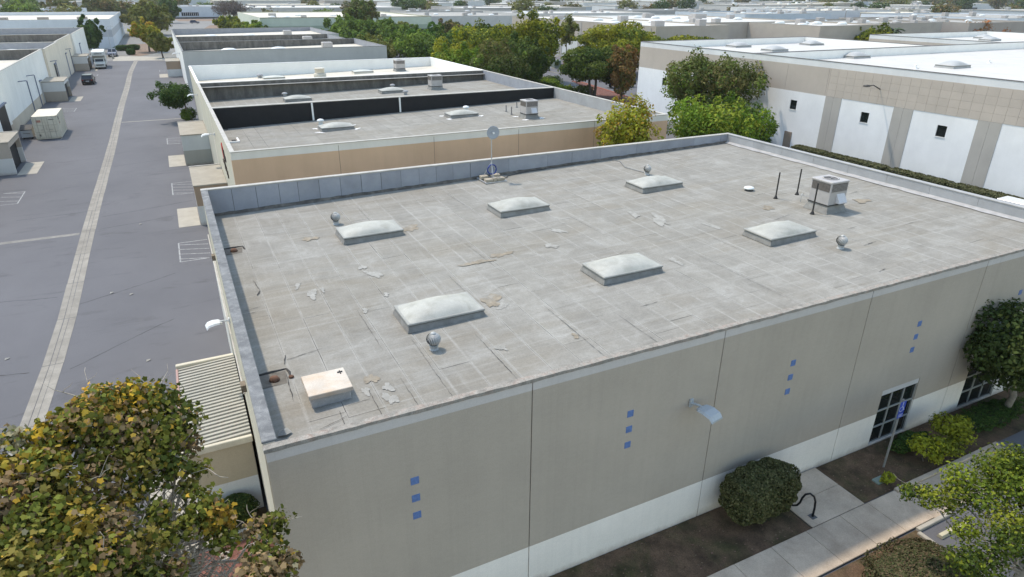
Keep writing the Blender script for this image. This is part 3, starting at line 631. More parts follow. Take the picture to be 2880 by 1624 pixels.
# --- second warehouse row: brown, grey and white-roofed units stepping back along the driveway
brownwall = paint('brown_wall', [(0, (.62, .42, .275)), (6.55, (.72, .68, .62))], streak=.06)
def rz2(x): return 5.28+.0225*(x-2)
b2 = building('brown_warehouse', 'brown warehouse with white top band and black rear parapet, behind the near roof', 2.04, 34.5, 29.9, 47.9, 7.0, 5.28, 6.0, brownwall, ww=cream, ln=blacklin, le=greylin, lw=greylin, cope=capwhite, roof=tarm)
for i in range(33):                                         # laid roof sheets
    xa = 2.27+i*.969; y = 30.14; first = True
    while y < 47.6:
        y1 = min(47.66, y+(rr.uniform(1, 5) if first else rr.uniform(4.5, 9))); first = False
        if 47.66-y1 < 1.5: y1 = 47.66
        g = rr.choice([.006, .012, .022]); h_ = rr.uniform(.012, .02)
        MB().add([(xa+g, y+g, rz2(xa)+h_), (xa+.965, y+g, rz2(xa+.965)+h_), (xa+.965, y1-.004, rz2(xa+.965)+h_), (xa+g, y1-.004, rz2(xa)+h_)], [(0, 1, 2, 3)]).build('roofing_sheet', capsheet2, b2); y = y1
MB().box(2.27, 47.2, 5.3, 34.2, 47.655, 5.32).build('cant_strip', MATS['cant_tar'], b2)
for x in (10.2, 18.05): MB().box(x-.07, 47.58, rz2(x)+.05, x+.07, 47.66, 6.98).build('parapet_batten', whitelin, b2)
for k in range(4):
    for i in range(2): pass
mb = MB(); [mb.box(2.4+.0, 41.5, 5.32, 3.5, 41.62, 5.42), mb.box(3.4, 41.62, 5.32, 3.52, 43, 5.42)]; mb.build('drain_border', whitelin, b2)
MB().bbox(3.0, 42.0, 5.32, 3.3, 42.4, 5.40, .02).build('drain_strainer', MATS['old_tar'], b2)
for x in (8.4, 14.8, 21.2, 27.6): MB().box(x-.012, 29.893, 0, x+.012, 29.899, 6.9).build('wall_joint', mat('joint_brown', (.22, .17, .13), .95), b2)
# raised lettering on its left wall, too oblique to read: a red emblem and dark strokes
for i, (y, z, hy, hz, m_) in enumerate([(37.1, 5.75, .55, .5, 'r'), (36.2, 5.6, .22, .35, 'k'), (35.6, 5.45, .15, .2, 'k'), (38.0, 4.85, .3, .12, 'k'), (37.3, 4.7, .18, .3, 'k'), (36.8, 4.65, .12, .28, 'k'), (36.2, 4.55, .2, .3, 'k'), (35.6, 4.4, .15, .25, 'k')]):
    mb = MB(); mb.prism([(y-hy, z-hz), (y+hy*.3, z-hz), (y+hy, z+hz*.2), (y+hy*.2, z+hz), (y-hy*.4, z+hz*.4)], 0, 1.97, 2.035)
    mb.build('wall_lettering', mat('letter_red', (.40, .035, .03), .6) if m_ == 'r' else mat('letter_black', (.05, .035, .03), .6), b2)
b3 = building('grey_roof_warehouse', 'grey-roofed warehouse unit behind the black parapet, with a dark stained rear parapet', 2.04, 34.5, 47.92, 65.4, 7.0, 5.2, 5.95, whitewall, ww=cream, ln=darklin, le=bluelin, cope=capwhite, roof=capsheet2)
b4 = building('white_roof_warehouse', 'warehouse unit with white roof and tall white rear parapet', 2.04, 34.5, 65.42, 84.4, 7.0, 5.25, 5.85, greylin, ww=cream, we=whitewall, ln=whitelin, le=whitelin, lw=whitelin, cope=whitelin, roof=creamroof)
MB().box(2.0, 64.7, 6.62, 34.45, 65.39, 6.66).build('roof_ledge', capwhite, b4)
greywall = paint('grey_wall', [(0, (.52, .50, .47)), (12, (.5, .5, .5))], streak=.05)
b5 = building('grey_wall_warehouse', 'pale grey blank-walled warehouse beyond the white roof, dark rear parapet', 2.1, 35, 108.5, 131, 7.0, 5.5, 6.0, greywall, ww=whitewall, ln=darklin, le=bluelin, cope=capgrey, roof=creamroof)
b6 = building('dark_parapet_warehouse', 'warehouse unit with mottled dark parapet behind the pale grey blank wall', 2.1, 33.2, 131.02, 148, 7.0, 5.6, 6.1, greywall, ww=whitewall, ln=darklin, le=bluelin, cope=capgrey, roof=creamroof)
b7 = building('far_end_warehouse', 'warehouse unit with blue-grey rear parapet at the far end of the right row', 2.1, 35.7, 148.02, 181, 7.0, 5.6, 6.1, greywall, ww=whitewall, ln=bluelin, le=bluelin, cope=capgrey, roof=creamroof)
# --- left row across the driveway
leftwall = paint('left_wall', [(0, (.60, .51, .40)), (1.5, (.88, .85, .80)), (12, (.7, .7, .7))], streak=.06)
lefttan = paint('left_tan_wall', [(0, (.78, .68, .55)), (12, (.5, .5, .5))])
lb = []
for i, (y0, y1, ln_, lab, wm) in enumerate([(40, 83, bluelin, 'white loading-bay warehouse at the left edge behind the shipping container', leftwall), (83.02, 121.8, darklin, 'white warehouse unit with dark rear parapet beside the black car', leftwall),
        (121.82, 139.6, bluelin, 'tan warehouse unit with blue-grey parapet on the left row', lefttan), (139.62, 166.2, darklin, 'tan and white warehouse unit beside the box truck', lefttan), (166.22, 196, bluelin, 'last white warehouse unit of the left row, before the slim tree', whitewall)]):
    bb = building('bay_warehouse', lab, -62, -17.6-.35*(i % 2), y0, y1, 7.0, 5.8, 5.5, wm, ln=ln_, cope=capwhite, roof=creamroof); lb.append(bb)
dark_open = mat('painted_opening_shade', (.012, .012, .016), .6); rolldoor = mat('roll_door', (.50, .49, .47), .7, var=.1, scale=2)  # near-black panel colour paints the shade inside open bays and enclosures
bluepole = mat('blue_grey_metal', (.16, .18, .25), .5)
for (i, y0, y1, z1, m_) in ((0, 77.2, 81.4, 4.0, dark_open), (1, 111.2, 112.0, 3.2, rolldoor), (2, 128, 129.6, 4.1, dark_open), (3, 150, 151, 4.2, bluepole), (4, 176, 177.5, 4.4, bluepole)):
    x_ = -17.6-.35*(i % 2)
    f_ = MB().box(x_+.002, y0, 0, x_+.05, y1, z1).build('loading_door', m_, lb[i]); MB().box(x_+.004, y0-.15, z1, x_+.25, y1+.15, z1+.15).build('door_canopy', bluepole, f_)
for (i, y) in ((1, 101), (1, 108), (2, 130.5), (3, 158)): 
    x_ = -17.6-.35*(i % 2); MB().tube([(x_+.06, y, 0), (x_+.06, y, 4.4)], .07, 6).build('downpipe', bluepole, lb[i]); MB().tube([(x_, y-6, 4.9), (x_+.9, y-6, 5.0), (x_+1.0, y-6.3, 4.95)], .06, 6).build('wall_lamp', bluepole, lb[i])
l2 = building('blue_white_warehouse', 'long blue-white warehouse with a stepped corner at the top left', -78, -13, 224, 305, 8, 6.9, 6.9, paint('pale_blue_wall', [(0, (.62, .65, .70)), (3.2, (.46, .47, .50)), (5.2, (.64, .67, .72))], streak=.03), cope=capwhite, roof=creamroof)
for k in range(6):
    x = -72+k*10; MB().bbox(x, 236, 6.9, x+2.6, 239, 8.3, .05).build('roof_unit', mat('unit_brown', (.30, .27, .25), .7), l2)

# --- the big white-roofed warehouse on the right
RX, RH = 58.7, 9.68
rbw = paint('rb_paint', [(0, (.80, .79, .785)), (6.42, (.475, .415, .36)), (9.05, (.70, .70, .70))], streak=.03)
rb = building('white_roof_hall', 'big white-roofed hall with tan upper band and white panels on the right', RX, 138.6, -30, 45.6, RH, 8.75, 8.8, rbw, roof=whiteroof, cope=mat('dark_trim', (.16, .15, .15), .6), ln=whitelin, le=whitelin, T=.14, ch=.07)
rb2 = building('white_roof_wing', 'white-roofed north wing of the big hall, nearest the layered trees', RX, 90.4, 45.62, 66.4, RH, 8.75, 8.8, rbw, roof=whiteroof, cope=MATS['dark_trim'], ln=whitelin, le=whitelin, T=.14, ch=.07)
rb3 = building('white_roof_annex', 'farther white-roofed annex of the big hall with a tan side wall', 106.3, 138.8, 45.62, 66.9, RH, 8.75, 8.8, rbw, roof=whiteroof, cope=MATS['dark_trim'], ln=whitelin, le=whitelin, T=.14, ch=.07)
pier = paint('pier_paint', [(0, (.42, .39, .355)), (12, (.4, .4, .4))]); tile_m = mat('tan_tile', (.475, .415, .36), .85, var=.04, scale=1, rnd=.03)
gapm = mat('tile_gap', (.38, .325, .28), .9)
for y0 in (33.15, 25.65, 18.1, 10.6, 3.1):
    for q in (0, 1): MB().box(RX-.03, y0+q*.95+.008, 0, RX-.002, y0+q*.95+.942, 6.42).build('pier_panel', pier, rb)
tile = MB().box(-.03, 0, 0, -.002, .925, .64); tm = None
MB().box(RX-.0045, 3, 6.43, RX-.0015, 35.04, 9.04).build('tile_backing', gapm, rb)
for i in range(34):
    for j in range(4):
        y, z = 3.02+i*.94, 6.435+j*.652
        if y > 34.2: continue
        if tm is None:
            o = tile.build('wall_tile', tile_m, rb, local=True); tm = o.data; o.location = Vector((RX, y, z))-_wloc(rb)
        else: piece(tm, 'wall_tile', rb, (RX, y, z))
for i in range(5): MB().box(RX-.012, 35.2+i*5.2, 6.43, RX-.002, 35.215+i*5.2, 9.04).build('wall_joint', gapm, rb if 35.2+i*5.2 < 45 else rb2)
for nm_, p_, ya, yb, wy in (('rb', rb, -30, 45.6, (38.9, 30.3, 22.75, 15.25, 7.7)), ('rb2', rb2, 45.62, 66.4, (60.6,))):
    old = [c for c in p_.children if c.name.startswith('wall') and abs(c.data.vertices[0].co.x) < .01 and abs(max(v.co.x for v in c.data.vertices)-.14) < .01]
    for c in old: bpy.data.objects.remove(c)
    mb = MB(); y_ = ya+.14; mb.box(RX, y_, 0, RX+.14, yb-.14, 4.55); mb.box(RX, y_, 5.5, RX+.14, yb-.14, RH)
    for w_ in sorted(wy): mb.box(RX, y_, 4.55, RX+.14, w_-.43, 5.5); y_ = w_+.43
    mb.box(RX, y_, 4.55, RX+.14, yb-.14, 5.5); mb.build('wall', rbw, p_)
reveal = mat('window_reveal', (.70, .70, .69), .8)
for y in (38.9, 30.3, 22.75, 15.25, 7.7, 60.6):
    p_ = rb if y < 45 else rb2
    s_ = .43; fr = MB()
    fr.box(RX+.07, y-s_, 4.55, RX+.11, y-s_+.05, 5.5); fr.box(RX+.07, y+s_-.05, 4.55, RX+.11, y+s_, 5.5); fr.box(RX+.07, y-s_+.05, 4.55, RX+.11, y+s_-.05, 4.6); fr.box(RX+.07, y-s_+.05, 5.45, RX+.11, y+s_-.05, 5.5)
    wf = fr.build('window', mat('dark_frame', (.05, .048, .045), .5), p_); MB().box(RX+.085, y-s_+.05, 4.6, RX+.095, y+s_-.05, 5.45).build('pane', dglass, wf)
    MB().bbox(RX-.05, y-s_-.03, 4.49, RX+.06, y+s_+.03, 4.55, .01).build('sill', reveal, wf)
dr = MB().bbox(RX-.05, 38.4, 0, RX-.003, 39.4, 2.2, .01).build('door', mat('door_brown', (.27, .21, .165), .7), rb); MB().box(RX-.11, 38.5, 1.0, RX-.052, 38.58, 1.06).build('handle', alu, dr)
for p_, x in ((rb, RX), ):
    for y in (29.3,): MB().tube([(RX, y, 7.75), (RX-.9, y+.15, 8.15), (RX-1.5, y+.2, 8.1)], .05, 6).build('wall_lamp', mat('lamp_dark', (.09, .085, .08), .6), rb); MB().bbox(RX-2.0, y+.05, 8.05, RX-1.4, y+.4, 8.2, .03).build('lamp_head', MATS['lamp_dark'], rb)

# --- farther buildings
tanw = paint('tan_hall_wall', [(0, (.66, .65, .63)), (4.6, (.44, .385, .33)), (12, (.44, .38, .33))], streak=.03)
tan1 = building('tan_hall', 'tan hall with white lower panels and white roof behind the layered trees', 95.5, 116.2, 110.4, 180, 9.26, 9.05, 9.05, tanw, roof=whiteroof, cope=capwhite)
tan1b = building('tan_hall_wing', 'tan hall wing with white roof units right of the slim tall tree', 116.22, 157, 122.5, 178, 9.3, 9.05, 9.05, tanw, roof=whiteroof, cope=capwhite, ln=whitelin)
tan2 = building('tan_corner_hall', 'tan hall with lit west wall and shaded south wall right of the first tan hall', 134, 156, 100.3, 122.4, 9.26, 9.0, 9.0, tanw, roof=whiteroof, cope=capwhite)
for i in range(7): MB().box(95.42, 112+i*9.5, 0, 95.49, 113.6+i*9.5, 9.0).build('pier_panel', pier, tan1)
greenw = paint('green_wall', [(0, (.02, .02, .02)), (1.9, (.335, .39, .31)), (3.6, (.53, .58, .49)), (6.35, (.30, .30, .22))], streak=.02)  # near-black lowest band paints the shade of the recess under the overhang
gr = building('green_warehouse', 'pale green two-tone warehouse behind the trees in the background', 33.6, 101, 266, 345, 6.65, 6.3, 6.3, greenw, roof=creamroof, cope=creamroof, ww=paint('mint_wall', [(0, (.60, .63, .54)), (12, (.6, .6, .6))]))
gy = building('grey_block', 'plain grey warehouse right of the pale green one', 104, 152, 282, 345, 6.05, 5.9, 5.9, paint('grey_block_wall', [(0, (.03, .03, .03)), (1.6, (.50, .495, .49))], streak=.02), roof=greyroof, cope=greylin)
g2 = building('mint_hall', 'long mint hall with dark recess and white roof behind the green warehouse', 39, 136, 415, 482, 7, 6.8, 6.8, greywall, roof=whiteroof, cope=whitelin, ww=MATS['mint_wall'])
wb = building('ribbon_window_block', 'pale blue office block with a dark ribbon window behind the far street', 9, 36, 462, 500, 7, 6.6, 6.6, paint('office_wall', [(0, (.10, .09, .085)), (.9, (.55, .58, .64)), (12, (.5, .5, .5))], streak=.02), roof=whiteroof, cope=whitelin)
rw = MB().box(13, 461.9, 1.6, 22.5, 461.98, 3.6).build('window', glassmat('far_glass', (.02, .025, .04)), wb)
for i in range(8): MB().box(14+i*1.1, 461.84, 1.6, 14.12+i*1.1, 461.89, 3.6).build('mullion', whitelin, rw)
farb = [  # x0,x1,y0,y1,H, wall, roof, label
 (-118, -69, 420, 470, 7, (.22, .19, .19), whiteroof, 'white-roofed shed with dark brown wall at the far top left'),
 (-52, -33, 398, 425, 7, (.66, .69, .74), bluelin, 'small white-gabled shed between two far trees at top left'),
 (-28, -2, 520, 570, 7, (.38, .38, .43), whiteroof, 'white-roofed block far behind the stepped blue-white warehouse'),
 (168, 256, 392, 450, 7, (.43, .41, .39), whiteroof, 'long white-roofed hall in the middle of the background'),
 (118, 168, 352, 380, 6.4, (.45, .43, .41), greyroof, 'grey-roofed hall behind the plain grey warehouse'),
 (160, 236, 296, 345, 6.4, (.60, .58, .56), whiteroof, 'white roof crowded with units behind the tan halls'),
 (240, 305, 318, 352, 7, (.36, .35, .34), greyroof, 'dark-walled grey hall behind the roof units'),
 (223, 262, 214, 260, 8, (.50, .55, .61), greyroof, 'blue-grey walled shed behind the tan corner hall'),
 (263, 290, 226, 262, 8, (.55, .58, .63), greyroof, 'second blue-grey shed right of the first'),
 (345, 440, 318, 352, 8, (.66, .66, .66), creamroof, 'row of white bay panels far behind the blue-grey sheds'),
 (301, 372, 254, 300, 8, (.60, .61, .64), creamroof, 'white panelled row with small blue doors in the right background'),
 (376, 392, 246, 290, 8.4, (.40, .38, .33), creamroof, 'tan office end with big dark glass at the right background'),
 (190, 222, 128, 160, 8, (.40, .36, .32), greyroof, 'tan-banded hall behind the palm at the upper right'),
 (226, 262, 122, 170, 8, (.36, .32, .29), greyroof, 'brown-banded hall with grey roof left of the orange tree'),
 (264, 330, 132, 190, 8.6, (.62, .66, .72), greyroof, 'pale blue hall at the right edge of the background')]
farbs = []
for i, (x0, x1, y0, y1, h, wc, rm, lab) in enumerate(farb):
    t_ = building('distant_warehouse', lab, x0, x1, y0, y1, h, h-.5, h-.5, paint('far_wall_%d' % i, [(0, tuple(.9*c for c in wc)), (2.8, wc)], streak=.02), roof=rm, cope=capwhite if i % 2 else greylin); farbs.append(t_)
for k in range(4):
    d_ = MB().box(309+k*16, 253.9, .1, 311+k*16, 253.99, 2.6).build('door', mat('blue_door', (.03, .04, .15), .6), farbs[10]); MB().box(303+k*16, 253.93, 0, 303.4+k*16, 253.99, 7.8).build('wall_joint', gapm, farbs[10])
for k in range(6): MB().box(348+k*15, 317.93, 0, 348.5+k*15, 317.99, 7.8).build('wall_joint', gapm, farbs[9])
for k in range(2): MB().box(378+k*7, 245.9, 1.5, 383+k*7, 245.99, 6.5).build('window', MATS['far_glass'], farbs[11])

# ------------------------------------------------------------------ roof equipment
galv = mat('galvanised', (.46, .455, .44), .5, metal=.1, var=.12, scale=6, fine=.1)
curbm = mat('curb_flashing', (.235, .222, .205), .6, var=.14, scale=3, fine=.08, stain=(3, .4, (.30, .31, .30)))
dome_m = mat('skylight_dome', (.43, .418, .372), .55, var=.14, scale=1.3, fine=.08, stain=(1.6, .7, (.31, .295, .245)), spec=.3)
frame_m = mat('skylight_frame', (.34, .33, .30), .6, metal=.1, var=.1, scale=4)
domewhite = mat('white_dome', (.74, .745, .73), .4, var=.06, scale=1)
GAP = mat('gasket', (.05, .05, .05), .8)
def skylight(label, loc, w=2.6, dp=1.5, dh=.25, group='roof skylights', dm=None, cm=None, curb=.19):
    t = thing('skylight', label, 'skylight', (0, 0, 0), group); hw, hd = w/2, dp/2
    s = .07                                                   # flashing skirt, splayed at the foot
    MB().add([(-hw-s, -hd-s, -.02), (hw+s, -hd-s, -.02), (hw+s, hd+s, -.02), (-hw-s, hd+s, -.02), (-hw, -hd, curb), (hw, -hd, curb), (hw, hd, curb), (-hw, hd, curb)],
             [(0, 1, 5, 4), (1, 2, 6, 5), (2, 3, 7, 6), (3, 0, 4, 7), (4, 5, 6, 7)]).build('curb', cm or curbm, t, local=True)
    MB().box(-hw-.01, -hd-.01, curb, hw+.01, hd+.01, curb+.03).build('gasket', GAP, t, local=True)
    MB().bbox(-hw-.04, -hd-.04, curb+.03, hw+.04, hd+.04, curb+.09, .02).build('frame', frame_m, t, local=True)
    n, m_ = 22, 14; vs = []
    for j in range(m_+1):
        for i in range(n+1):
            u, v = -1+2*i/n, -1+2*j/m_
            z = dh*(max(0, 1-abs(u)**2.0))**.9*(max(0, 1-abs(v)**2.6))**.75
            vs.append((u*(hw-.02), v*(hd-.02), curb+.085+z))
    fs = [(j*(n+1)+i, j*(n+1)+i+1, (j+1)*(n+1)+i+1, (j+1)*(n+1)+i) for j in range(m_) for i in range(n)]
    MB().add(vs, fs).build('dome', dm or dome_m, t, smooth=True, local=True)
    t.location = loc; return t
sk = skylight('skylight nearest the roof hatch, with a turbine vent in front of it', (6.33, 6.6, rz_main(6.3)+.02))
for x, y, lab in ((13.85, 6.75, 'skylight in the middle of the near half of the grey roof'), (22.1, 6.75, 'skylight in front of the rooftop air unit'), (6.4, 15.5, 'skylight beside the turbine vent at the left rear of the roof'), (13.85, 15.5, 'skylight in front of the satellite dish'), (22.1, 15.5, 'skylight beside the rear turbine vent that trails a cable')):
    dup(sk, (x, y, rz_main(x)+.02), 0, lab)
def turbine(label, loc, r=.21, group='turbine roof vents'):
    t = thing('turbine_vent', label, 'roof vent', (0, 0, 0), group)
    MB().lathe((0, 0, 0), [(r*.72, -.02), (r*.66, .02), (r*.60, .03), (r*.58, .12), (r*.72, .15)], 18).build('collar', galv, t, smooth=True, local=True)
    MB().lathe((0, 0, .15), [(r*.55, 0), (r*.85, r*.5), (r*.88, r*1.0), (r*.6, r*1.6), (r*.2, r*1.75)], 16).build('throat', mat('vent_dark', (.13, .125, .12), .7), t, smooth=True, local=True)
    mb = MB(); nb = 24
    for k in range(nb):
        vs = []; ns = 7
        for i in range(ns+1):
            ph = -1.05+2.35*i/ns; tw = .55*i/ns
            for e_, rr_ in ((0, .98), (.18, 1.07)):
                a_ = 2*math.pi*k/nb+tw+e_; q = r*rr_*math.cos(ph); vs.append((q*math.cos(a_), q*math.sin(a_), .15+r*.93+r*math.sin(ph)*.95))
        mb.add(vs, [(2*i, 2*i+1, 2*i+3, 2*i+2) for i in range(ns)])
    mb.build('vanes', galv, t, local=True)
    MB().lathe((0, 0, .15+r*1.78), [(r*.42, 0), (r*.38, .03), (r*.12, .05), (.02, .06)], 14).build('cap', galv, t, smooth=True, local=True)
    t.location = loc; return t
tv = turbine('turbine vent nearest the camera, casting a round shadow', (5.36, 4.5, rz_main(5.4)+.02))
for x, y, lab in ((5.38, 17.65, 'turbine vent behind the left rear skylight'), (23.26, 17.65, 'turbine vent at the rear right with a cable on the roof'), (23.1, 4.45, 'turbine vent at the right, beside the front edge')): dup(tv, (x, y, rz_main(x)+.02), .4*x, lab)
hvm = mat('hvac_paint', (.42, .395, .385), .55, var=.08, scale=2.5, fine=.05, stain=(2, .3, (.38, .36, .35)))
grille = mat('hvac_grille', (.13, .115, .105), .8, var=.2, scale=10)
def hvac(label, loc, w=1.15, d=1.15, h=1.12, curb=.34, group='rooftop air units', wm=None, hood=True, rot=0):
    t = thing('air_conditioner', label, 'air conditioner', (0, 0, 0), group); x, y = w/2, d/2; z0 = curb+.03; wm = wm or hvm
    MB().add([(-x-.12, -y-.12, -.02), (x+.12, -y-.12, -.02), (x+.12, y+.12, -.02), (-x-.12, y+.12, -.02), (-x+.03, -y+.03, curb), (x-.03, -y+.03, curb), (x-.03, y-.03, curb), (-x+.03, y-.03, curb)], [(0, 1, 5, 4), (1, 2, 6, 5), (2, 3, 7, 6), (3, 0, 4, 7), (4, 5, 6, 7)]).build('curb', curbm, t, local=True)
    MB().box(-x-.02, -y-.02, curb, x+.02, y+.02, curb+.05).build('base_rail', GAP, t, local=True)
    MB().bbox(-x, -y, z0+.02, x, y, z0+h-.07, .02).build('cabinet', wm, t, local=True)
    MB().bbox(-x-.03, -y-.03, z0+h-.07, x+.03, y+.03, z0+h, .025).build('lid', wm, t, local=True)
    for (a_, b_, c_, d_) in ((-x+.07, -y-.012, x-.07, -y-.002), (x+.002, -y+.07, x+.012, y-.07), (-x-.012, -y+.07, -x-.002, y-.07)):
        MB().box(a_, b_, z0+h*.56, c_, d_, z0+h*.90).build('coil_grille', grille, t, local=True)
    for k in range(6): MB().box(-x+.07, -y-.018, z0+h*.57+k*h*.055, x-.07, -y-.013, z0+h*.57+k*h*.055+.012).build('louvre', wm, t, local=True)
    f_ = MB().lathe((.05, .05, z0+h+.001), [(.36, 0), (.38, .025), (.34, .03), (.32, .004)], 20).build('fan_ring', wm, t, smooth=True, local=True)
    MB().cyl((.05, .05, z0+h+.003), .31, .31, .004, 20).build('fan_well', GAP, t, local=True)
    mb = MB()
    for k in range(4): a_ = k*math.pi/2; mb.add([(.05, .05, z0+h+.012), (.05+.28*math.cos(a_), .05+.28*math.sin(a_), z0+h+.012), (.05+.28*math.cos(a_+.7), .05+.28*math.sin(a_+.7), z0+h+.022)], [(0, 1, 2)])
    mb.build('fan_blade', mat('fan_metal', (.2, .18, .17), .6), t, local=True)
    if hood: MB().prism([(-y-.003, z0+.52), (-y-.24, z0+.14), (-y-.24, z0+.09), (-y-.003, z0+.09)], 0, -.12, .40).build('intake_hood', mat('hood_paint', (.60, .58, .59), .5, var=.05), t, local=True)
    t.location = loc; t.rotation_euler = (0, 0, rot); return t
hv = hvac('rooftop air unit with fan on top, on the right of the near grey roof', (26.85, 8.4, rz_main(26.8)+.02))
black = mat('black_pipe', (.03, .028, .027), .6)
def standpipe(label, x, y, h, zf=rz_main, m=black, r=.035, group='roof standpipes', lean=(0, 0)):
    z = zf(x)+.02; t = thing('standpipe', label, 'pipe', (x, y, z), group)
    MB().lathe((0, 0, 0), [(.12, -.02), (.09, .03), (.05, .12), (.035, .14)], 10).build('boot', black if m is black else m, t, smooth=True, local=True)
    MB().tube([(0, 0, .1), (lean[0], lean[1], h)], r, 8).build('pipe', m, t, local=True); return t
standpipe('tall black standpipe left of the near air unit', 26.13, 10.79, 1.33); standpipe('black standpipe close behind the near air unit', 27.57, 10.73, 1.33); standpipe('black standpipe in front of the near air unit', 25.72, 8.15, 1.47)
t = thing('condensate_pipe', 'thin bent pipe stub beside the near air unit', 'pipe', (26.73, 9.76, rz_main(26.7)+.02)); MB().tube([(0, 0, -.02), (0, 0, .32), (.05, .03, .38), (.14, .06, .40), (.2, .06, .34)], .018, 6).build('pipe', galv, t, local=True)
t = thing('vent_cap', 'low round white vent cap left of the black standpipes', 'roof vent', (26.0, 12.5, rz_main(26)+.02))
MB().lathe((0, 0, 0), [(.24, -.02), (.2, .02), (.17, .08)], 18).build('collar', GAP, t, local=True); MB().lathe((0, 0, .08), [(.25, 0), (.27, .03), (.24, .08), (.12, .12), (.01, .125)], 20).build('cap', domewhite, t, smooth=True, local=True)
# roof hatch with a rust-tinged lid
t = thing('roof_hatch', 'white roof hatch with orange-stained lid at the near left corner', 'roof hatch', (1.95, 3.55, rz_main(1.95)))
MB().bbox(-.52, -.48, -.02, .52, .48, .30, .01).build('curb', mat('hatch_curb', (.55, .53, .50), .7, var=.2, scale=4, stain=(4, .5, (.30, .29, .28))), t, local=True)
MB().bbox(-.58, -.55, .30, .58, .55, .42, .015).build('lid', mat('hatch_lid', (.60, .53, .45), .7, var=.08, scale=2, stain=(.8, .9, (.56, .40, .26)), spec=.15), t, local=True)
mb = MB(); mb.box(.36, .30, .421, .50, .33, .45); mb.box(.42, .22, .421, .445, .40, .44); mb.build('handle', GAP, t, local=True)
# dish antenna on a ballasted mast
t = thing('dish_antenna', 'grey dish antenna on a ballasted mast at the rear parapet', 'antenna', (14.95, 21.0, rz_main(14.9)+.02))
paver = mat('ballast_block', (.42, .36, .28), .9, var=.15, scale=5, rnd=.12); lattice = mat('mast_metal', (.52, .53, .55), .45, metal=.6)
mb = MB()
for s in (-.62, .62): mb.box(-.66, s-.03, .0, .66, s+.03, .06); mb.box(s-.03, -.59, .0, s+.03, .59, .06)
mb.build('tray', lattice, t, local=True)
for i, (x, y, w_, d_) in enumerate(((-.36, -.36, .22, .26), (.34, -.36, .24, .26), (-.36, .3, .22, .26), (.36, .3, .24, .26), (-.02, -.42, .1, .2))): MB().bbox(x-w_, y-d_*.7, .062, x+w_, y+d_*.7, .20+.015*i, .015).build('concrete_block', paver, t, local=True)
MB().tube([(0, 0, .05), (0, 0, 2.55)], .028, 8).build('mast', lattice, t, local=True)
mb = MB()
for k in range(3): a_ = k*2.09+.3; mb.tube([(.5*math.cos(a_), .5*math.sin(a_), .2), (.02*math.cos(a_), .02*math.sin(a_), 1.0)], .018, 6)
mb.build('mast_brace', lattice, t, local=True)
mb = MB(); q = [(.27*math.cos(a_*.3), .05+.03*math.sin(a_*1.3), .62+.27*math.sin(a_*.3)) for a_ in range(22)]
mb.tube([(a_, b_-.1, c_) for a_, b_, c_ in q], .035, 7); mb.build('cable_coil', mat('blue_cable', (.02, .04, .22), .5), t, local=True)
vs = []; nr, na = 6, 26; dv = Vector((-.15, -.97, -.02)).normalized(); u_ = dv.orthogonal().normalized(); v_ = dv.cross(u_); cc = Vector((.03, -.12, 2.70))
for i in range(nr+1):
    for k in range(na):
        r_ = .36*i/nr; a_ = 2*math.pi*k/na; vs.append(tuple(cc+u_*r_*math.cos(a_)+v_*r_*math.sin(a_)+dv*(.55*r_*r_)))
fs = [(i*na+k, i*na+(k+1) % na, (i+1)*na+(k+1) % na, (i+1)*na+k) for i in range(nr) for k in range(na)]
n0 = len(vs); vs += [tuple(Vector(p)-dv*.012) for p in vs]; fs += [tuple(reversed([n0+x for x in f])) for f in fs[:]]+[(nr*na+k, n0+nr*na+k, n0+nr*na+(k+1) % na, nr*na+(k+1) % na) for k in range(na)]
dm_ = MB().add(vs, fs).build('dish', mat('dish_grey', (.34, .37, .42), .5, var=.06), t, smooth=True, local=True)
MB().tube([tuple(cc-dv*.0), tuple(cc+dv*.20)], [.03, .06], 10).build('feed', domewhite, dm_, local=True); dm_.children[0].parent = dm_
MB().bbox(-.08, -.08, 2.3, .1, .06, 2.52, .02).build('bracket', lattice, t, local=True)
def cable(name, label, pts, r, m, cat='cable'):
    o = MB().tube(pts, r, 6).build(name, m); return tag(o, label, cat)
cable('roof_cable', 'thin grey cable curving from the rear turbine vent to the parapet', [(x, y, rz_main(x)+.045) for x, y in ((23.35, 18.1), (23.2, 18.9), (23.1, 19.6), (23.4, 20.3), (23.65, 20.9), (23.55, 21.3), (23.4, 21.7))], .022, mat('cable_grey', (.22, .22, .22), .6))
cable('antenna_cable', 'short cable lying beside the dish antenna base', [(x, y, rz_main(x)+.045) for x, y in ((15.5, 20.9), (15.9, 21.0), (16.1, 21.3), (17.4, 21.55), (18.8, 21.6))], .02, GAP)
t = tag(MB().add([(.42, 2.2, 5.76), (.62, 2.12, 5.80), (.78, 2.22, 5.77), (.7, 2.4, 5.81), (.5, 2.45, 5.76), (.6, 2.3, 5.86)], [(0, 1, 5), (1, 2, 5), (2, 3, 5), (3, 4, 5), (4, 0, 5)]).build('crumpled_paper', palep), 'crumpled pale litter in the near left corner of the roof', 'litter')
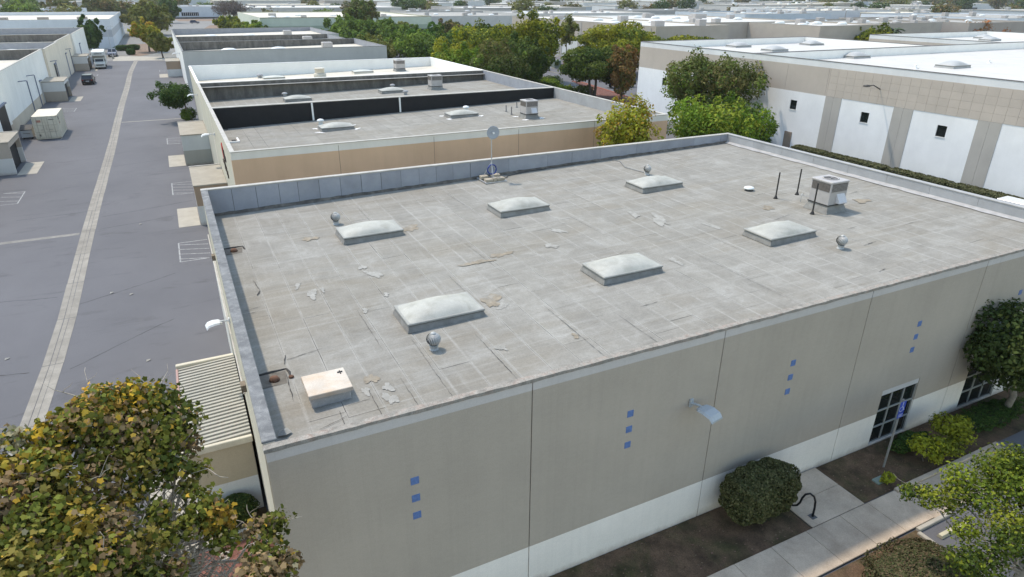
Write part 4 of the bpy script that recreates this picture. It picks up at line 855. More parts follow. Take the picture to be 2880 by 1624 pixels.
# equipment on the other roofs
def rz3(x): return 5.2+.0231*(x-2)
def rz4(x): return 5.25+.0185*(x-2)
for x, y, zf, lab in ((11.1, 42.9, rz2, 'skylight at the left of the brown warehouse roof, in front of the black parapet'), (22.2, 43.0, rz2, 'skylight in the middle of the brown warehouse roof'), (11.1, 60.6, rz3, 'left skylight on the grey roof behind the black parapet'), (21.3, 60.9, rz3, 'right skylight on the grey roof behind the black parapet')): dup(sk, (x, y, zf(x)+.02), 0, lab)
for x, y, lab in ((11.6, 80.4, 'left cream-coated skylight on the white-roofed unit'), (23.3, 80.8, 'right cream-coated skylight on the white-roofed unit')): skylight(lab, (x, y, rz4(x)), dh=.16, dm=mat('cream_dome', (.56, .56, .50), .6), cm=creamroof)
hvac('air unit on the brown warehouse roof', (27.0, 39.3, rz2(27)+.02)); hvac('air unit on the grey roof behind the black parapet', (26.3, 60.6, rz3(26.3)), 1.3, 1.2, 1.15, hood=False); hvac('air unit on the white-roofed unit', (28.4, 80.4, rz4(28.4)), 1.3, 1.2, 1.1, hood=False)
capv = None
def mushroom(label, loc, r=.3, h=.25, m=None, group='mushroom roof vents', thick=False):
    t = thing('mushroom_vent', label, 'roof vent', (0, 0, 0), group); m = m or domewhite
    MB().cyl((0, 0, -.02), r*.62, r*.6, h, 14).build('stack', m, t, local=True); MB().lathe((0, 0, h), [(r, 0), (r*1.02, r*.2), (r*.8, r*.5), (r*.3, r*.66), (.01, r*.68)], 16).build('cap', m, t, smooth=True, local=True)
    t.location = loc; return t
mushroom('pale mushroom vent behind the left skylight of the brown warehouse', (10.4, 45.6, rz2(10.4)+.02)); mushroom('pale mushroom vent behind the middle skylight of the brown warehouse', (23.6, 45.3, rz2(23.6)+.02))
mushroom('grey mushroom vent behind the left skylight of the grey roof', (10.4, 64.2, rz3(10)), m=greylin); mushroom('grey mushroom vent behind the right skylight of the grey roof', (22.4, 64.2, rz3(22)), m=greylin); mushroom('squat mushroom vent just behind the black parapet', (22.0, 58.2, rz3(22)), m=greylin, h=.3)
mushroom('round grey vent at the left of the white-roofed unit', (10.2, 82.6, rz4(10)), m=greylin, r=.4)
t = thing('exhaust_fan', 'large cream drum exhaust fan on the white-roofed unit', 'exhaust fan', (17.2, 78.9, rz4(17.2)))
MB().lathe((0, 0, 0), [(.75, -.02), (.8, .05), (.78, .45), (.66, .55)], 20).build('base_drum', creamroof, t, smooth=True, local=True); MB().lathe((0, 0, .55), [(.58, 0), (.62, .1), (.6, .5), (.66, .52), (.66, .6), (.5, .64)], 20).build('fan_drum', creamroof, t, smooth=True, local=True)
for i, (x, y, h_, lab) in enumerate(((26.6, 43.0, .55, 'short standpipe with white base left of the brown warehouse air unit'), (28.4, 44.4, .5, 'short standpipe with white base behind the brown warehouse air unit'), (26.3, 41.3, .7, 'standpipe with white base beside the brown warehouse air unit'))): standpipe(lab, x, y, h_, rz2, mat('grey_pipe', (.20, .19, .19), .6), .05, 'standpipes on the brown roof')
for (cx, cy, zf) in ((11.1, 42.9, rz2), (22.2, 43.0, rz2), (27.0, 39.3, rz2)):
    for sx in (-1, 1):
        for sy in (-1, 1): blotch(b2, 'sealant_patch', cx+sx*(1.5 if cx < 26 else .8), cy+sy*.85, .28, .16, whitelin, int(cx*7+sx*3+sy), .03, zf=zf, rot=sx*.6)
# equipment on the white hall roofs
for i, (x, y) in enumerate(((74.6, 32.8), (74.9, 45.0), (73.4, 56.3), (74, 63.6), (87.5, 62.4), (91.5, 46.5), (92, 33), (92, 20), (75, 20), (113, 48.5), (113, 33), (125.8, 58.5), (131, 62.5), (114, 20))):
    skylight(('%s skylight dome on the big white roof' % ['front', 'second', 'third', 'rear corner', 'north wing rear', 'notch-side', 'middle', 'right front', 'near hidden', 'right rear', 'right middle', 'annex left', 'annex rear', 'far right'][i]), (x, y, 8.78), 2.9, 2.0, .42, dm=mat('hall_dome', (.44, .435, .42), .45, var=.08, scale=1), cm=mat('hall_curb', (.36, .36, .355), .7), group='white roof skylights')
for i, (x, y) in enumerate(((69.5, 33.5), (70, 46), (84, 47), (83.7, 34.3), (102, 47.6), (103, 30))):
    t = thing('pipe_vent', '%s small white pipe vent on the big white roof' % ['front', 'left', 'rear', 'middle', 'notch-side', 'right'][i], 'roof vent', (x, y, 8.77), 'white roof pipe vents'); MB().lathe((0, 0, 0), [(.22, -.01), (.12, .08), (.09, .3), (.16, .34), (.14, .42)], 10).build('stack', whitelin, t, local=True); MB().tube([(.0, 0, .06), (.7, .1, .06)], .05, 6).build('elbow', whitelin, t, local=True)

# ------------------------------------------------------------------ enclosures along the driveway
def enclosure(label, x0, x1, y0, y1, h, wallm, roofm, pad=None, opening=None, trim=None):
    t = thing('bin_enclosure', label, 'enclosure', (x0, y0, 0)); T_ = .16; trim = trim or capwhite
    MB().box(x0, y0, 0, x1, y0+T_, h).build('wall', wallm, t); MB().box(x0, y1-T_, 0, x1, y1, h).build('wall', wallm, t)
    side = x0 if opening != 'E' else x1-T_
    if opening == 'E':
        MB().box(x0, y0+T_, 0, x0+T_, y1-T_, h).build('wall', wallm, t); MB().box(x1-T_, y0+T_, h-.45, x1, y1-T_, h).build('lintel', wallm, t)
        MB().box(x1-.5, y0+T_+.02, 0, x1-.42, y1-T_-.02, h-.45).build('opening', dark_open, t)  # flat dark panel painted as the shade inside the enclosure
    else: MB().box(x0, y0+T_, 0, x0+T_, y1-T_, h).build('wall', wallm, t)
    MB().bbox(x0-.05, y0-.05, h, x1+(.05 if opening else 0), y1+.05, h+.10, .02).build('roof', roofm, t)
    MB().bbox(x0-.07, y1-.08, h+.10, x1, y1+.07, h+.16, .01).build('roof_trim', trim, t)
    if pad: MB().bbox(pad[0], pad[1], -.02, pad[2], pad[3], .03, .01).build('apron', pconc, t)
    return t
wt = paint('enc_white_tan', [(0, (.40, .385, .335)), (1.45, (.60, .605, .58)), (12, (.5, .5, .5))]); bt = paint('enc_brown_white', [(0, (.62, .615, .60)), (1.45, (.37, .275, .20)), (12, (.4, .3, .2))])
tw = paint('enc_tan_white', [(0, (.63, .62, .60)), (1.35, (.44, .375, .27)), (12, (.4, .3, .2))]); lw_ = paint('enc_left', [(0, (.43, .365, .30)), (1.5, (.66, .64, .61)), (12, (.6, .6, .6))]); lw2 = paint('enc_left_near', [(0, (.68, .665, .645)), (1.5, (.47, .40, .335)), (12, (.5, .4, .3))])
rooft = mat('enclosure_roof', (.35, .315, .26), .9, var=.1, scale=1.5)
enclosure('pale two-tone bin enclosure beside the grey-roofed unit', -.42, 2.03, 59.4, 66.9, 2.9, wt, rooft, (-1.95, 59.4, -.45, 64.7))
enclosure('brown and white bin enclosure beside the brown warehouse', -.22, 2.03, 39.1, 45.2, 2.9, bt, rooft, (-1.7, 39.2, -.25, 44.2))
enclosure('small tan-topped bin enclosure beside the far grey wall', -.5, 2.08, 140.2, 147, 2.9, bt, rooft, (-2.1, 140, -.55, 146.4))
enclosure('nearest left bin enclosure with an open dark front', -18.2, -14.7, 62.4, 68.0, 2.9, lw2, rooft, (-14.65, 61.9, -13.1, 67.2), 'E')
enclosure('left bin enclosure behind the shipping container', -17.9, -15.0, 112.2, 118.4, 2.9, lw_, rooft, (-14.95, 111.5, -13.35, 116.8), 'E')
enclosure('left bin enclosure beside the box truck', -17.9, -15.2, 159.2, 165.6, 2.9, lw_, rooft, (-15.15, 158.8, -13.9, 164.5), 'E')
t = thing('bin_enclosure', 'near enclosure with ribbed metal roof beside the left wall', 'enclosure', (-2.05, 6.75, 0))
MB().box(-2.0, 6.75, 0, -.10, 6.9, 2.72).build('wall', tw, t); MB().box(-2.0, 6.9, 0, -1.85, 12.2, 2.72).build('wall', tw, t); MB().box(-2.0, 12.2, 0, -.10, 12.35, 2.72).build('wall', tw, t)
vs = []; n_ = 26*4; pw = 5.45/26                              # ribbed sheet: ridges run across the roof
for i in range(26):
    y0_ = 6.82+i*pw
    for q, z_ in ((0, 2.77), (.36, 2.77), (.44, 2.86), (.92, 2.86)): vs += [(-2.03, y0_+q*pw, z_), (-.07, y0_+q*pw, z_+.09)]
MB().add(vs, [(2*i, 2*i+1, 2*i+3, 2*i+2) for i in range(n_-1)]).build('ribbed_roof', mat('ribbed_metal', (.385, .365, .31), .55, var=.1, scale=1.2, stain=(1.2, .4, (.36, .31, .25))), t)
tr_ = mat('cream_trim', (.58, .53, .42), .7, var=.1, scale=2)
MB().bbox(-2.1, 6.68, 2.72, -.06, 6.82, 2.93, .02).build('roof_trim', tr_, t); MB().bbox(-2.1, 12.27, 2.72, -.06, 12.45, 2.98, .02).build('roof_trim', tr_, t); MB().bbox(-2.12, 6.83, 2.72, -2.035, 12.26, 2.87, .02).build('roof_trim', mat('pink_trim', (.42, .27, .24), .7), t)
MB().bbox(-3.6, 6.8, -.02, -2.05, 12.2, .025, .01).build('apron', pconc, t)
# wall flood lamps
lampgrey = mat('lamp_grey', (.62, .63, .64), .5, var=.05)
def wall_lamp(label, p, d, s=1.0, m=None):
    """p on the wall, d outward unit direction (2-D)"""
    t = thing('flood_lamp', label, 'wall lamp', p, 'wall flood lamps'); dx, dy = d; m = m or lampgrey
    ang = math.atan2(dy, dx)
    o1 = MB().box(0, -.07*s, -.12*s, .05*s, .07*s, .12*s).build('bracket', m, t, local=True); MB().tube([(.03*s, 0, 0), (.25*s, 0, .05*s), (.4*s, 0, .05*s)], .035*s, 8).build('arm', m, t, local=True)
    vs = []; prof = ((.30, .14, .02), (.40, .23, .08), (.62, .26, .09), (.82, .25, .05), (.92, .24, -.06))
    for x, hw, z in prof: vs += [(x*s, -hw*s, z*s-.06*s), (x*s, -hw*.8*s, z*s), (x*s, hw*.8*s, z*s), (x*s, hw*s, z*s-.06*s)]
    fs = [(4*i+q, 4*i+q+1, 4*i+5+q, 4*i+4+q) for i in range(4) for q in range(3)]+[(4*i, 4*i+4, 4*i+7, 4*i+3) for i in range(4)]+[(0, 3, 2, 1), (16, 17, 18, 19)]
    MB().add(vs, fs).build('head', m, t, local=True)
    t.rotation_euler = (0, 0, ang); return t
wall_lamp('flood lamp on the tan front wall of the near warehouse', (11.66, -.01, 4.78), (.2, -1), 1.05, mat('lamp_blue_grey', (.42, .44, .45), .45, var=.05)); wall_lamp('curved flood lamp on the left wall of the near warehouse', (-.01, 10.3, 5.35), (-1, -.1), .85)
wall_lamp('flood lamp on the left wall of the brown warehouse', (2.03, 45, 5.42), (-1, 0), 1.1); wall_lamp('flood lamp on the cream wall behind the clipped tree', (2.03, 70, 5.3), (-1, 0), 1.1); wall_lamp('flood lamp on the far white wall of the right row', (2.09, 128, 5.3), (-1, 0), 1.4)

# ------------------------------------------------------------------ container, dumpster, vehicles
t = thing('shipping_container', 'cream shipping container parked on the left of the driveway', 'container', (-14.0, 79.7, 0)); cm_ = mat('container_cream', (.68, .62, .50), .6, var=.08, scale=1.5, stain=(2, .35, (.45, .36, .25)))
hw, L_, h0, h1 = 1.22, 6.06, .15, 2.6
MB().box(-hw+.06, .06, h0, hw-.06, L_-.06, h1-.06).build('inner_box', cm_, t, local=True)
for s in (-1, 1):                                              # corrugated long sides
    vs = []; nn = 22
    for i in range(nn):
        y0_ = .15+(L_-.3)*i/nn; p_ = (L_-.3)/nn
        for q, o_ in ((0, 0), (.25, 0), (.4, -.04), (.75, -.04), (.9, 0)): vs += [(s*(hw-.012+o_*1), y0_+q*p_, h0+.08), (s*(hw-.012+o_), y0_+q*p_, h1-.1)]
    MB().add(vs, [(2*i, 2*i+2, 2*i+3, 2*i+1) for i in range(nn*5-1)]).build('side_panel', cm_, t, local=True)
mb = MB()
for x in (-hw, hw-.12):
    for y in (0, L_-.12): mb.box(x, y, 0, x+.12, y+.12, h1)
for z in (0.06, h1-.1): mb.box(-hw, 0, z, hw, .1, z+.1); mb.box(-hw, L_-.1, z, hw, L_, z+.1); mb.box(-hw, .1, z, -hw+.1, L_-.1, z+.1); mb.box(hw-.1, .1, z, hw, L_-.1, z+.1)
mb.build('frame', cm_, t, local=True)
MB().box(-hw+.05, .05, h1-.03, hw-.05, L_-.05, h1+.005).build('roof_panel', cm_, t, local=True)
for s in (-1, 1):
    x0_, x1_ = sorted((s*.015, s*(hw-.14))); dd = MB().bbox(x0_, -.02, .2, x1_, .055, h1-.12, .01).build('door', cm_, t, local=True)
    mb = MB(); [mb.tube([(s*q, -.06, .22), (s*q, -.06, h1-.14)], .022, 6) for q in (.25, .8)]; mb.box(s*.25-.02, -.09, 1.1, s*.25+.3*s+.02, -.06, 1.15) if s > 0 else mb.box(s*.25-.3, -.09, 1.1, s*.25+.02, -.06, 1.15); mb.build('lock_bar', mat('bar_grey', (.42, .38, .31), .5), dd, local=True)
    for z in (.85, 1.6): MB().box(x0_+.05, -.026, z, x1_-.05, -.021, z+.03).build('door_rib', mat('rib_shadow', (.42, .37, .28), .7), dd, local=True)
MB().box(-.85, -.03, 1.95, -.4, -.022, 2.2).build('logo_plate', mat('logo_red', (.42, .20, .15), .6), t, local=True); MB().box(.35, -.03, 2.18, .9, -.022, 2.25).build('number_plate', mat('logo_dark', (.12, .11, .1), .6), t, local=True); MB().box(-.85, -.03, .4, -.68, -.022, .62).build('data_plate', MATS['logo_dark'], t, local=True)
mb = MB(); mb.box(hw+.001, .9, 2.0, hw+.008, 1.35, 2.35); mb.box(hw+.001, 1.0, 1.75, hw+.008, 1.4, 1.85); mb.build('side_logo', MATS['logo_dark'], t, local=True); MB().box(hw+.001, 1.2, 1.55, hw+.008, 1.7, 1.68).build('side_logo', MATS['logo_red'], t, local=True)
t = thing('dumpster', 'white wheeled dumpster with black lid beside the shipping container', 'dumpster', (-16.2, 81.0, 0)); wd = mat('dumpster_white', (.58, .60, .63), .5, var=.1, scale=3)
MB().prism([(-.1, .18), (1.3, .18), (1.5, 1.05), (1.2, 1.35), (-.25, 1.0)], 0, -.55, .55).build('body', wd, t, local=True); MB().prism([(-.3, 1.02), (1.2, 1.37), (1.5, 1.08), (1.53, 1.12), (1.22, 1.43), (-.3, 1.08)], 0, -.6, .6).build('lid', black, t, local=True)
[MB().prism([(y+.09*math.cos(a_*.785), .09+.09*math.sin(a_*.785)) for a_ in range(8)], 0, x-.03, x+.03).build('caster', black, t, local=True) for x in (-.4, .4) for y in (.05, 1.2)]; MB().box(-.35, -.19, .62, .35, -.165, .72).build('marking', MATS['logo_dark'], t, local=True)

tyre = mat('tyre', (.02, .02, .021), .85); rim = mat('rim', (.42, .42, .43), .35, metal=.7); cglass = glassmat('car_glass', (.015, .018, .022), .05)
redl = mat('tail_lamp', (.25, .012, .01), .3); whl = mat('head_lamp', (.65, .66, .68), .2)
def car(name, label, loc, rot, col, kind='sedan', cat='car', met=.3):
    """nose towards local -y"""
    t = thing(name, label, cat, (0, 0, 0)); pm = mat('car_paint_%s' % name+str(int(sum(col)*1000)), col, .28, metal=met, var=.02, fine=0, spec=.5)
    P = {'sedan': (4.6, .9, [(-2.3, .35), (-2.3, .62), (-2.1, .74), (-1.1, .92), (1.35, .98), (2.1, .97), (2.28, .8), (2.3, .38)], [(-1.1, .9), (-.35, 1.38), (.75, 1.40), (1.75, .98)]),
         'suv': (4.6, .93, [(-2.3, .38), (-2.3, .75), (-2.05, .95), (-1.1, 1.05), (2.15, 1.08), (2.28, .95), (2.3, .42)], [(-1.1, 1.04), (-.4, 1.62), (1.7, 1.65), (2.15, 1.07)]),
         'pickup': (5.6, .97, [(-2.8, .5), (-2.8, .95), (-2.6, 1.08), (-1.4, 1.15), (2.75, 1.15), (2.8, .55)], [(-1.4, 1.14), (-.8, 1.78), (.5, 1.8), (.75, 1.14)])}[kind]
    L, hw, body, cab = P; vs = []; nn = len(body)
    for hx, ins in ((-hw, .0), (-hw+.10, 0), (hw-.10, 0), (hw, 0)):
        for (y, z) in body: vs.append((hx, y*(.965 if abs(hx) == hw else 1), z if abs(hx) < hw else .38+(z-.38)*.90))
    fs = [(k*nn+i, k*nn+(i+1) % nn, (k+1)*nn+(i+1) % nn, (k+1)*nn+i) for k in range(3) for i in range(nn)]+[tuple(range(nn)), tuple(range(4*nn-1, 3*nn-1, -1))]
    MB().add(vs, fs).build('body', pm, t, local=True)
    def cabin(inset, zc): return [(s*(hw-(.05 if j in (0, 3) else .20)-inset), y, min(z, zc) if True else z) for s in (-1, 1) for j, (y, z) in enumerate(cab)]
    c = cabin(0, 9); MB().add(c, [(0, 1, 2, 3), (7, 6, 5, 4), (0, 4, 5, 1), (1, 5, 6, 2), (2, 6, 7, 3)]).build('windows', cglass, t, local=True)
    a_, b_ = cab[1], cab[2]; MB().bbox(-hw+.19, a_[0]-.06, a_[1]-.03, hw-.19, b_[0]+.06, b_[1]+.03, .02).build('roof', pm, t, local=True)
    mb = MB()
    for s in (-1, 1):
        for (p0, p1) in ((cab[0], cab[1]), (cab[3], cab[2])): mb.tube([(s*(hw-.06), p0[0], p0[1]), (s*(hw-.20), p1[0], p1[1])], .035, 5)
        ym = (cab[1][0]+cab[2][0])/2; mb.tube([(s*(hw-.05), ym, cab[0][1]), (s*(hw-.19), ym, cab[1][1])], .04, 5)
    mb.build('pillar', pm, t, local=True)
    for s in (-1, 1):
        for y in (-L*.31, L*.29):
            ring = lambda r_: [(y+r_*math.cos(a_*math.pi/8), .33+r_*math.sin(a_*math.pi/8)) for a_ in range(16)]
            wl = MB().prism(ring(.33), 0, *sorted((s*(hw-.2), s*(hw+.012)))).build('wheel', tyre, t, local=True); MB().prism(ring(.2), 0, *sorted((s*(hw-.05), s*(hw+.022)))).build('rim', rim, wl, local=True)
        z_ = body[1][1]; MB().box(*sorted((s*(hw-.42), s*(hw-.12)))[:1], -L/2-.012, z_-.12, max(s*(hw-.42), s*(hw-.12)), -L/2+.06, z_+.02).build('headlight', whl, t, local=True)
        z_ = body[-2][1]; MB().box(min(s*(hw-.34), s*(hw-.1)), L/2-.05, z_-.18, max(s*(hw-.34), s*(hw-.1)), L/2+.015, z_+.0).build('tail_light', redl, t, local=True)
        MB().bbox(*( (hw-.02, cab[0][0]+.1, .95, hw+.16, cab[0][0]+.22, 1.07) if s > 0 else (-hw-.16, cab[0][0]+.1, .95, -hw+.02, cab[0][0]+.22, 1.07)), .02).build('mirror', pm, t, local=True)
    MB().box(-.45, -L/2-.008, .5, .45, -L/2+.05, .66).build('grille', black, t, local=True); MB().box(-.26, L/2-.02, .62, .26, L/2+.012, .74).build('licence_plate', whl, t, local=True)
    if kind == 'pickup': MB().box(-hw+.12, .85, 1.152, hw-.12, 2.7, 1.156).build('bed', black, t, local=True)
    t.location = loc; t.rotation_euler = (0, 0, rot); return t
car('hatchback_car', 'black hatchback with pale roof parked on the left of the driveway', (-13.75, 134.9, .01), math.pi, (.012, .012, .016), 'suv')
car('white_sedan', 'white sedan half hidden by trees in the side lot', (73.4, 121.5, .01), math.pi/2+.1, (.72, .73, .75), 'sedan')
car('white_car', 'white car in the alley at the end of the clipped hedge', (55.3, 13.0, .01), .05, (.74, .74, .74), 'suv')
car('dark_pickup', 'black pickup truck under the rust-brown tree beside the big hall', (73.4, 91.0, .01), math.pi/2, (.012, .013, .016), 'pickup', 'pickup truck')
car('grey_pickup', 'grey-blue pickup truck parked beyond the box truck', (-12.5, 196.2, .01), 0, (.16, .19, .26), 'pickup', 'pickup truck')
car('blue_suv', 'dark blue car on the far cross street', (16.5, 392, .01), math.pi/2, (.03, .04, .10), 'suv')
t = thing('box_truck', 'white box truck facing the camera on the left of the driveway', 'truck', (0, 0, 0)); tp = mat('truck_white', (.64, .62, .56), .5, var=.05)
MB().bbox(-1.2, 1.2, .75, 1.2, 7.6, 3.55, .05).build('cargo_box', tp, t, local=True); MB().prism([(1.2, 2.35), (.15, 2.55), (-.05, 2.75), (.1, 3.45), (1.2, 3.55)], 0, -1.2, 1.2).build('overcab_box', tp, t, local=True)
MB().prism([(-.95, .5), (-1.0, 1.05), (-.85, 1.25), (.1, 1.45), (1.19, 1.45), (1.19, .5)], 0, -.98, .98).build('bonnet', tp, t, local=True); MB().prism([(.0, 1.42), (.62, 2.28), (1.19, 2.33), (1.19, 1.42)], 0, -.92, .92).build('cab', tp, t, local=True)
MB().add([(-.80, .02, 1.50), (.80, .02, 1.50), (.74, .58, 2.20), (-.74, .58, 2.20)], [(0, 1, 2, 3)]).build('windscreen', cglass, t, local=True); MB().box(-.72, -1.02, .72, .72, -.985, 1.0).build('grille', mat('grille_grey', (.14, .13, .12), .5), t, local=True); MB().bbox(-1.0, -1.12, .42, 1.0, -.96, .66, .03).build('bumper', tp, t, local=True)
for s in (-1, 1):
    MB().box(min(s*.74, s*.94), -1.03, .8, max(s*.74, s*.94), -.99, .98).build('headlight', whl, t, local=True); MB().bbox(min(s*1.02, s*1.2), .1, 1.5, max(s*1.02, s*1.2), .22, 1.95, .02).build('mirror', black, t, local=True)
    for y in (-.2, 5.9): MB().prism([(y+.42*math.cos(a_*.39), .42+.42*math.sin(a_*.39)) for a_ in range(16)], 0, *sorted((s*.72, s*1.0))).build('wheel', tyre, t, local=True)
MB().box(-1.0, 1.3, .5, 1.0, 7.4, .74).build('chassis', black, t, local=True)
rl = random.Random(5)
for i in range(9): MB().box(-.72+i*.165, -.035, 2.98, -.60+i*.165, .03, 3.10+rl.uniform(.02, .12)).build('cab_lettering', MATS['logo_dark'], t, local=True)
t.location = (-13.4, 162.9, .01); t.rotation_euler = (0, 0, .03)

# ------------------------------------------------------------------ front yard objects
t = thing('parking_sign', 'blue wheelchair-symbol parking sign on a grey post by the grid window', 'sign', (20.44, -1.09, .03))
MB().box(-.03, -.025, -.05, .03, .025, 2.95).build('post', mat('post_grey', (.27, .265, .25), .6), t, local=True)
sb = mat('sign_blue', (.03, .07, .42), .5, var=.03); sw = mat('sign_white', (.75, .76, .8), .5)
pl = MB().bbox(-.15, -.045, 2.42, .15, -.027, 2.86, .006).build('sign_plate', sb, t, local=True)
p2 = MB().bbox(-.15, -.045, 2.20, .15, -.027, 2.39, .006).build('sign_plate', sb, t, local=True)
def strokes(pts, w_, yy, parent, z0=0, nm='symbol'):
    mb = MB()
    for (a_, b_) in zip(pts[:-1], pts[1:]):
        a_ = Vector(a_); b_ = Vector(b_); d_ = (b_-a_).normalized(); n_ = Vector((-d_.y, d_.x))*w_/2; a_ -= d_*w_*.3; b_ += d_*w_*.3
        mb.add([(q.x, yy, q.y+z0) for q in (a_+n_, b_+n_, b_-n_, a_-n_)], [(0, 1, 2, 3)])
    return mb.build(nm, sw, parent, local=True)
strokes([(-.01, .36), (-.01, .22), (.05, .22), (.09, .10), (.13, .10)], .026, -.047, pl, 2.42)
strokes([(-.04+.095*math.cos(a_*.5+1.9), .15+.095*math.sin(a_*.5+1.9)) for a_ in range(10)], .022, -.0475, pl, 2.42)
mb = MB(); mb.cyl((0, 0, 0), .028, .028, .003, 12); mb.v = [(x-.01, -.047-z*.2, y+2.82) for x, y, z in mb.v]; mb.build('symbol', sw, pl, local=True)
for k in range(3): strokes([(-.10, .14-k*.045), (.10-.03*(k % 2), .14-k*.045)], .018, -.047, p2, 2.20, 'lettering')
# wave bike rack
t = thing('bike_rack', 'black wave-shaped bike rack on the concrete pad', 'bike rack', (16.0, -1.75, .085))
u = Vector((-.62, .78)).normalized(); pr_ = [(0, 0), (0.0, .35), (.02, .62), (.09, .80), (.22, .88), (.35, .80), (.42, .62), (.45, .42), (.52, .28), (.64, .22), (.76, .28), (.83, .45), (.86, .62), (.93, .8), (1.06, .88), (1.19, .8), (1.26, .6), (1.27, .3), (1.27, 0)]
MB().tube([(u.x*a_, u.y*a_, b_) for a_, b_ in pr_], .035, 10).build('tube', mat('rack_black', (.012, .012, .013), .4), t, smooth=True, local=True)
for q in (0, 1.27): MB().bbox(u.x*q-.11, u.y*q-.11, -.01, u.x*q+.11, u.y*q+.11, .015, .004).build('foot_plate', mat('plate_dark', (.10, .10, .105), .5), t, local=True)
for i, (x0, x1, y, lab) in enumerate(((18.95, 20.25, -4.15, 'yellowish concrete wheel stop at the edge of the parking bay'),)):
    o = tag(MB().prism([(y-.09, .02), (y+.09, .02), (y+.06, .13), (y-.06, .13)], 0, x0, x1).build('wheel_stop', mat('stop_paint', (.50, .45, .32), .85, var=.15, scale=4)), lab, 'wheel stop')
tag(MB().bbox(19.4, -1.66, -.02, 19.86, -1.38, .10, .015).build('utility_box', mat('box_green', (.25, .31, .27), .6)), 'small grey-green utility box lid in the bed by the sign', 'utility box')
t = thing('valve_cover', 'round pale valve cover in the red mulch bed at the left corner', 'valve cover', (-1.46, 5.0, .03)); MB().lathe((0, 0, 0), [(.17, -.02), (.17, .05), (.13, .05), (.12, .03)], 18).build('ring', pconc, t, local=True); MB().cyl((0, 0, .0), .12, .12, .035, 16).build('cover', mat('cover_brown', (.26, .19, .15), .9), t, local=True)
# low wall behind the corner bed
tag(MB().bbox(-3.4, 6.05, 0, -2.12, 6.2, .55, .02).build('low_wall', conc), 'low concrete wall stub behind the corner bed', 'wall')

# ------------------------------------------------------------------ near vegetation
hedge('clipped_bush', 'large clipped dark green bush against the front wall by the bike rack', 12.95, 15.75, -1.6, -.12, .3, 1.95, 11, [(G(.115, .115, .048), 4), (G(.16, .155, .07), 3), (G(.07, .08, .03), 3)], 18000, .085, 'bush', rnd=.30, rough=.05)
hedge('mound_hedge', 'low brownish clipped hedge at the bottom right beside the walk', 14.75, 18.3, -6.9, -3.75, .05, .75, 12, [(G(.12, .115, .055), 4), (G(.17, .125, .075), 3), (G(.085, .10, .04), 3)], 24000, .075, 'hedge', rnd=.38, rough=.06)
hedge('box_hedge', 'small clipped hedge in front of the ribbed-roof enclosure', -1.75, -.25, 5.98, 6.7, .1, 1.05, 13, [(G(.06, .10, .028), 4), (G(.10, .12, .035), 3), (G(.04, .07, .02), 2)], 7000, .07, 'hedge', rnd=.4)
hedge('low_shrub', 'dark low shrub between the grid window and the yellow-green shrub', 21.2, 23.4, -1.15, -.35, .0, .65, 14, DARK, 4500, .09, 'shrub', rnd=.6, rough=.12)
hedge('low_shrub', 'dark low shrub under the round dark tree at the right edge', 24.3, 29.5, -1.7, -.3, .0, .55, 15, DARK, 8000, .09, 'shrub', rnd=.6, rough=.15)
shrub('yellow_shrub', 'yellow-green shrub at the sidewalk edge under the sign', 22.6, -1.55, [(23.3, -1.25, 1.15, .55, .5, .38), (23.6, -1.75, .85, .5, .45, .33), (22.3, -1.75, .85, .5, .45, .36), (21.6, -1.5, .95, .45, .4, .34), (22.9, -1.9, .65, .45, .4, .3), (24.2, -1.4, .9, .45, .4, .3), (21.9, -1.95, .6, .3, .3, .22)], 21, [(G(.36, .36, .03), 4), (G(.27, .29, .03), 3), (G(.13, .15, .02), 2)], 3000, .12, shell=.35)
shrub('seedling_shrub', 'tiny yellow-green shrub beside the utility box', 19.75, -1.75, [(19.75, -1.75, .32, .2, .2, .16), (19.6, -1.72, .25, .14, .14, .12)], 22, [(G(.36, .36, .03), 4), (G(.27, .29, .03), 3)], 260, .11)
tree('round_tree', 'dark round tree at the right edge beside the front wall', 28.2, -.95, 2.6, 1.5, 5.15, 31, [(G(.045, .066, .02), 4), (G(.065, .088, .025), 3), (G(.10, .115, .03), 1)], 15000, .17, k=30, tr=.13, lean=(-.9, -.4), bk=palebark)
# right foreground tree: clumps on bare limbs
cl = [(16.75, -4.5, 3.0, .38, .32, .26), (16.4, -4.15, 3.05, .34, .26, .2), (17.4, -4.75, 2.9, .48, .4, .38), (17.8, -4.6, 3.35, .4, .4, .34), (18.15, -5.2, 3.0, .55, .5, .42), (18.9, -5.0, 3.5, .62, .55, .5), (19.7, -4.9, 3.1, .65, .6, .55), (19.3, -5.5, 3.9, .6, .6, .45), (18.6, -5.7, 3.6, .5, .5, .4), (17.9, -6.1, 2.9, .55, .5, .42), (16.1, -6.5, 2.8, .5, .45, .36), (15.4, -6.35, 2.95, .45, .4, .28), (16.6, -6.6, 3.3, .42, .42, .3), (17.0, -5.5, 2.55, .4, .35, .28), (18.8, -6.3, 3.3, .6, .55, .45), (20.2, -5.6, 3.3, .6, .6, .5), (17.3, -6.9, 3.1, .5, .5, .35)]
t = tree('sparse_tree', 'sparse yellow-green tree at the bottom right corner', 18.2, -6.6, 2, 2, 4, 33, [(G(.19, .225, .022), 4), (G(.12, .165, .022), 4), (G(.25, .27, .03), 2), (G(.065, .095, .018), 3)], 15000, .10, blobs=[(a-18.2, b+6.6, c-.15, d*1.2, e*1.2, f*1.25) for a, b, c, d, e, f in cl], shell=.25, tr=.10, bk=palebark)
mb = MB(); r7 = random.Random(9)
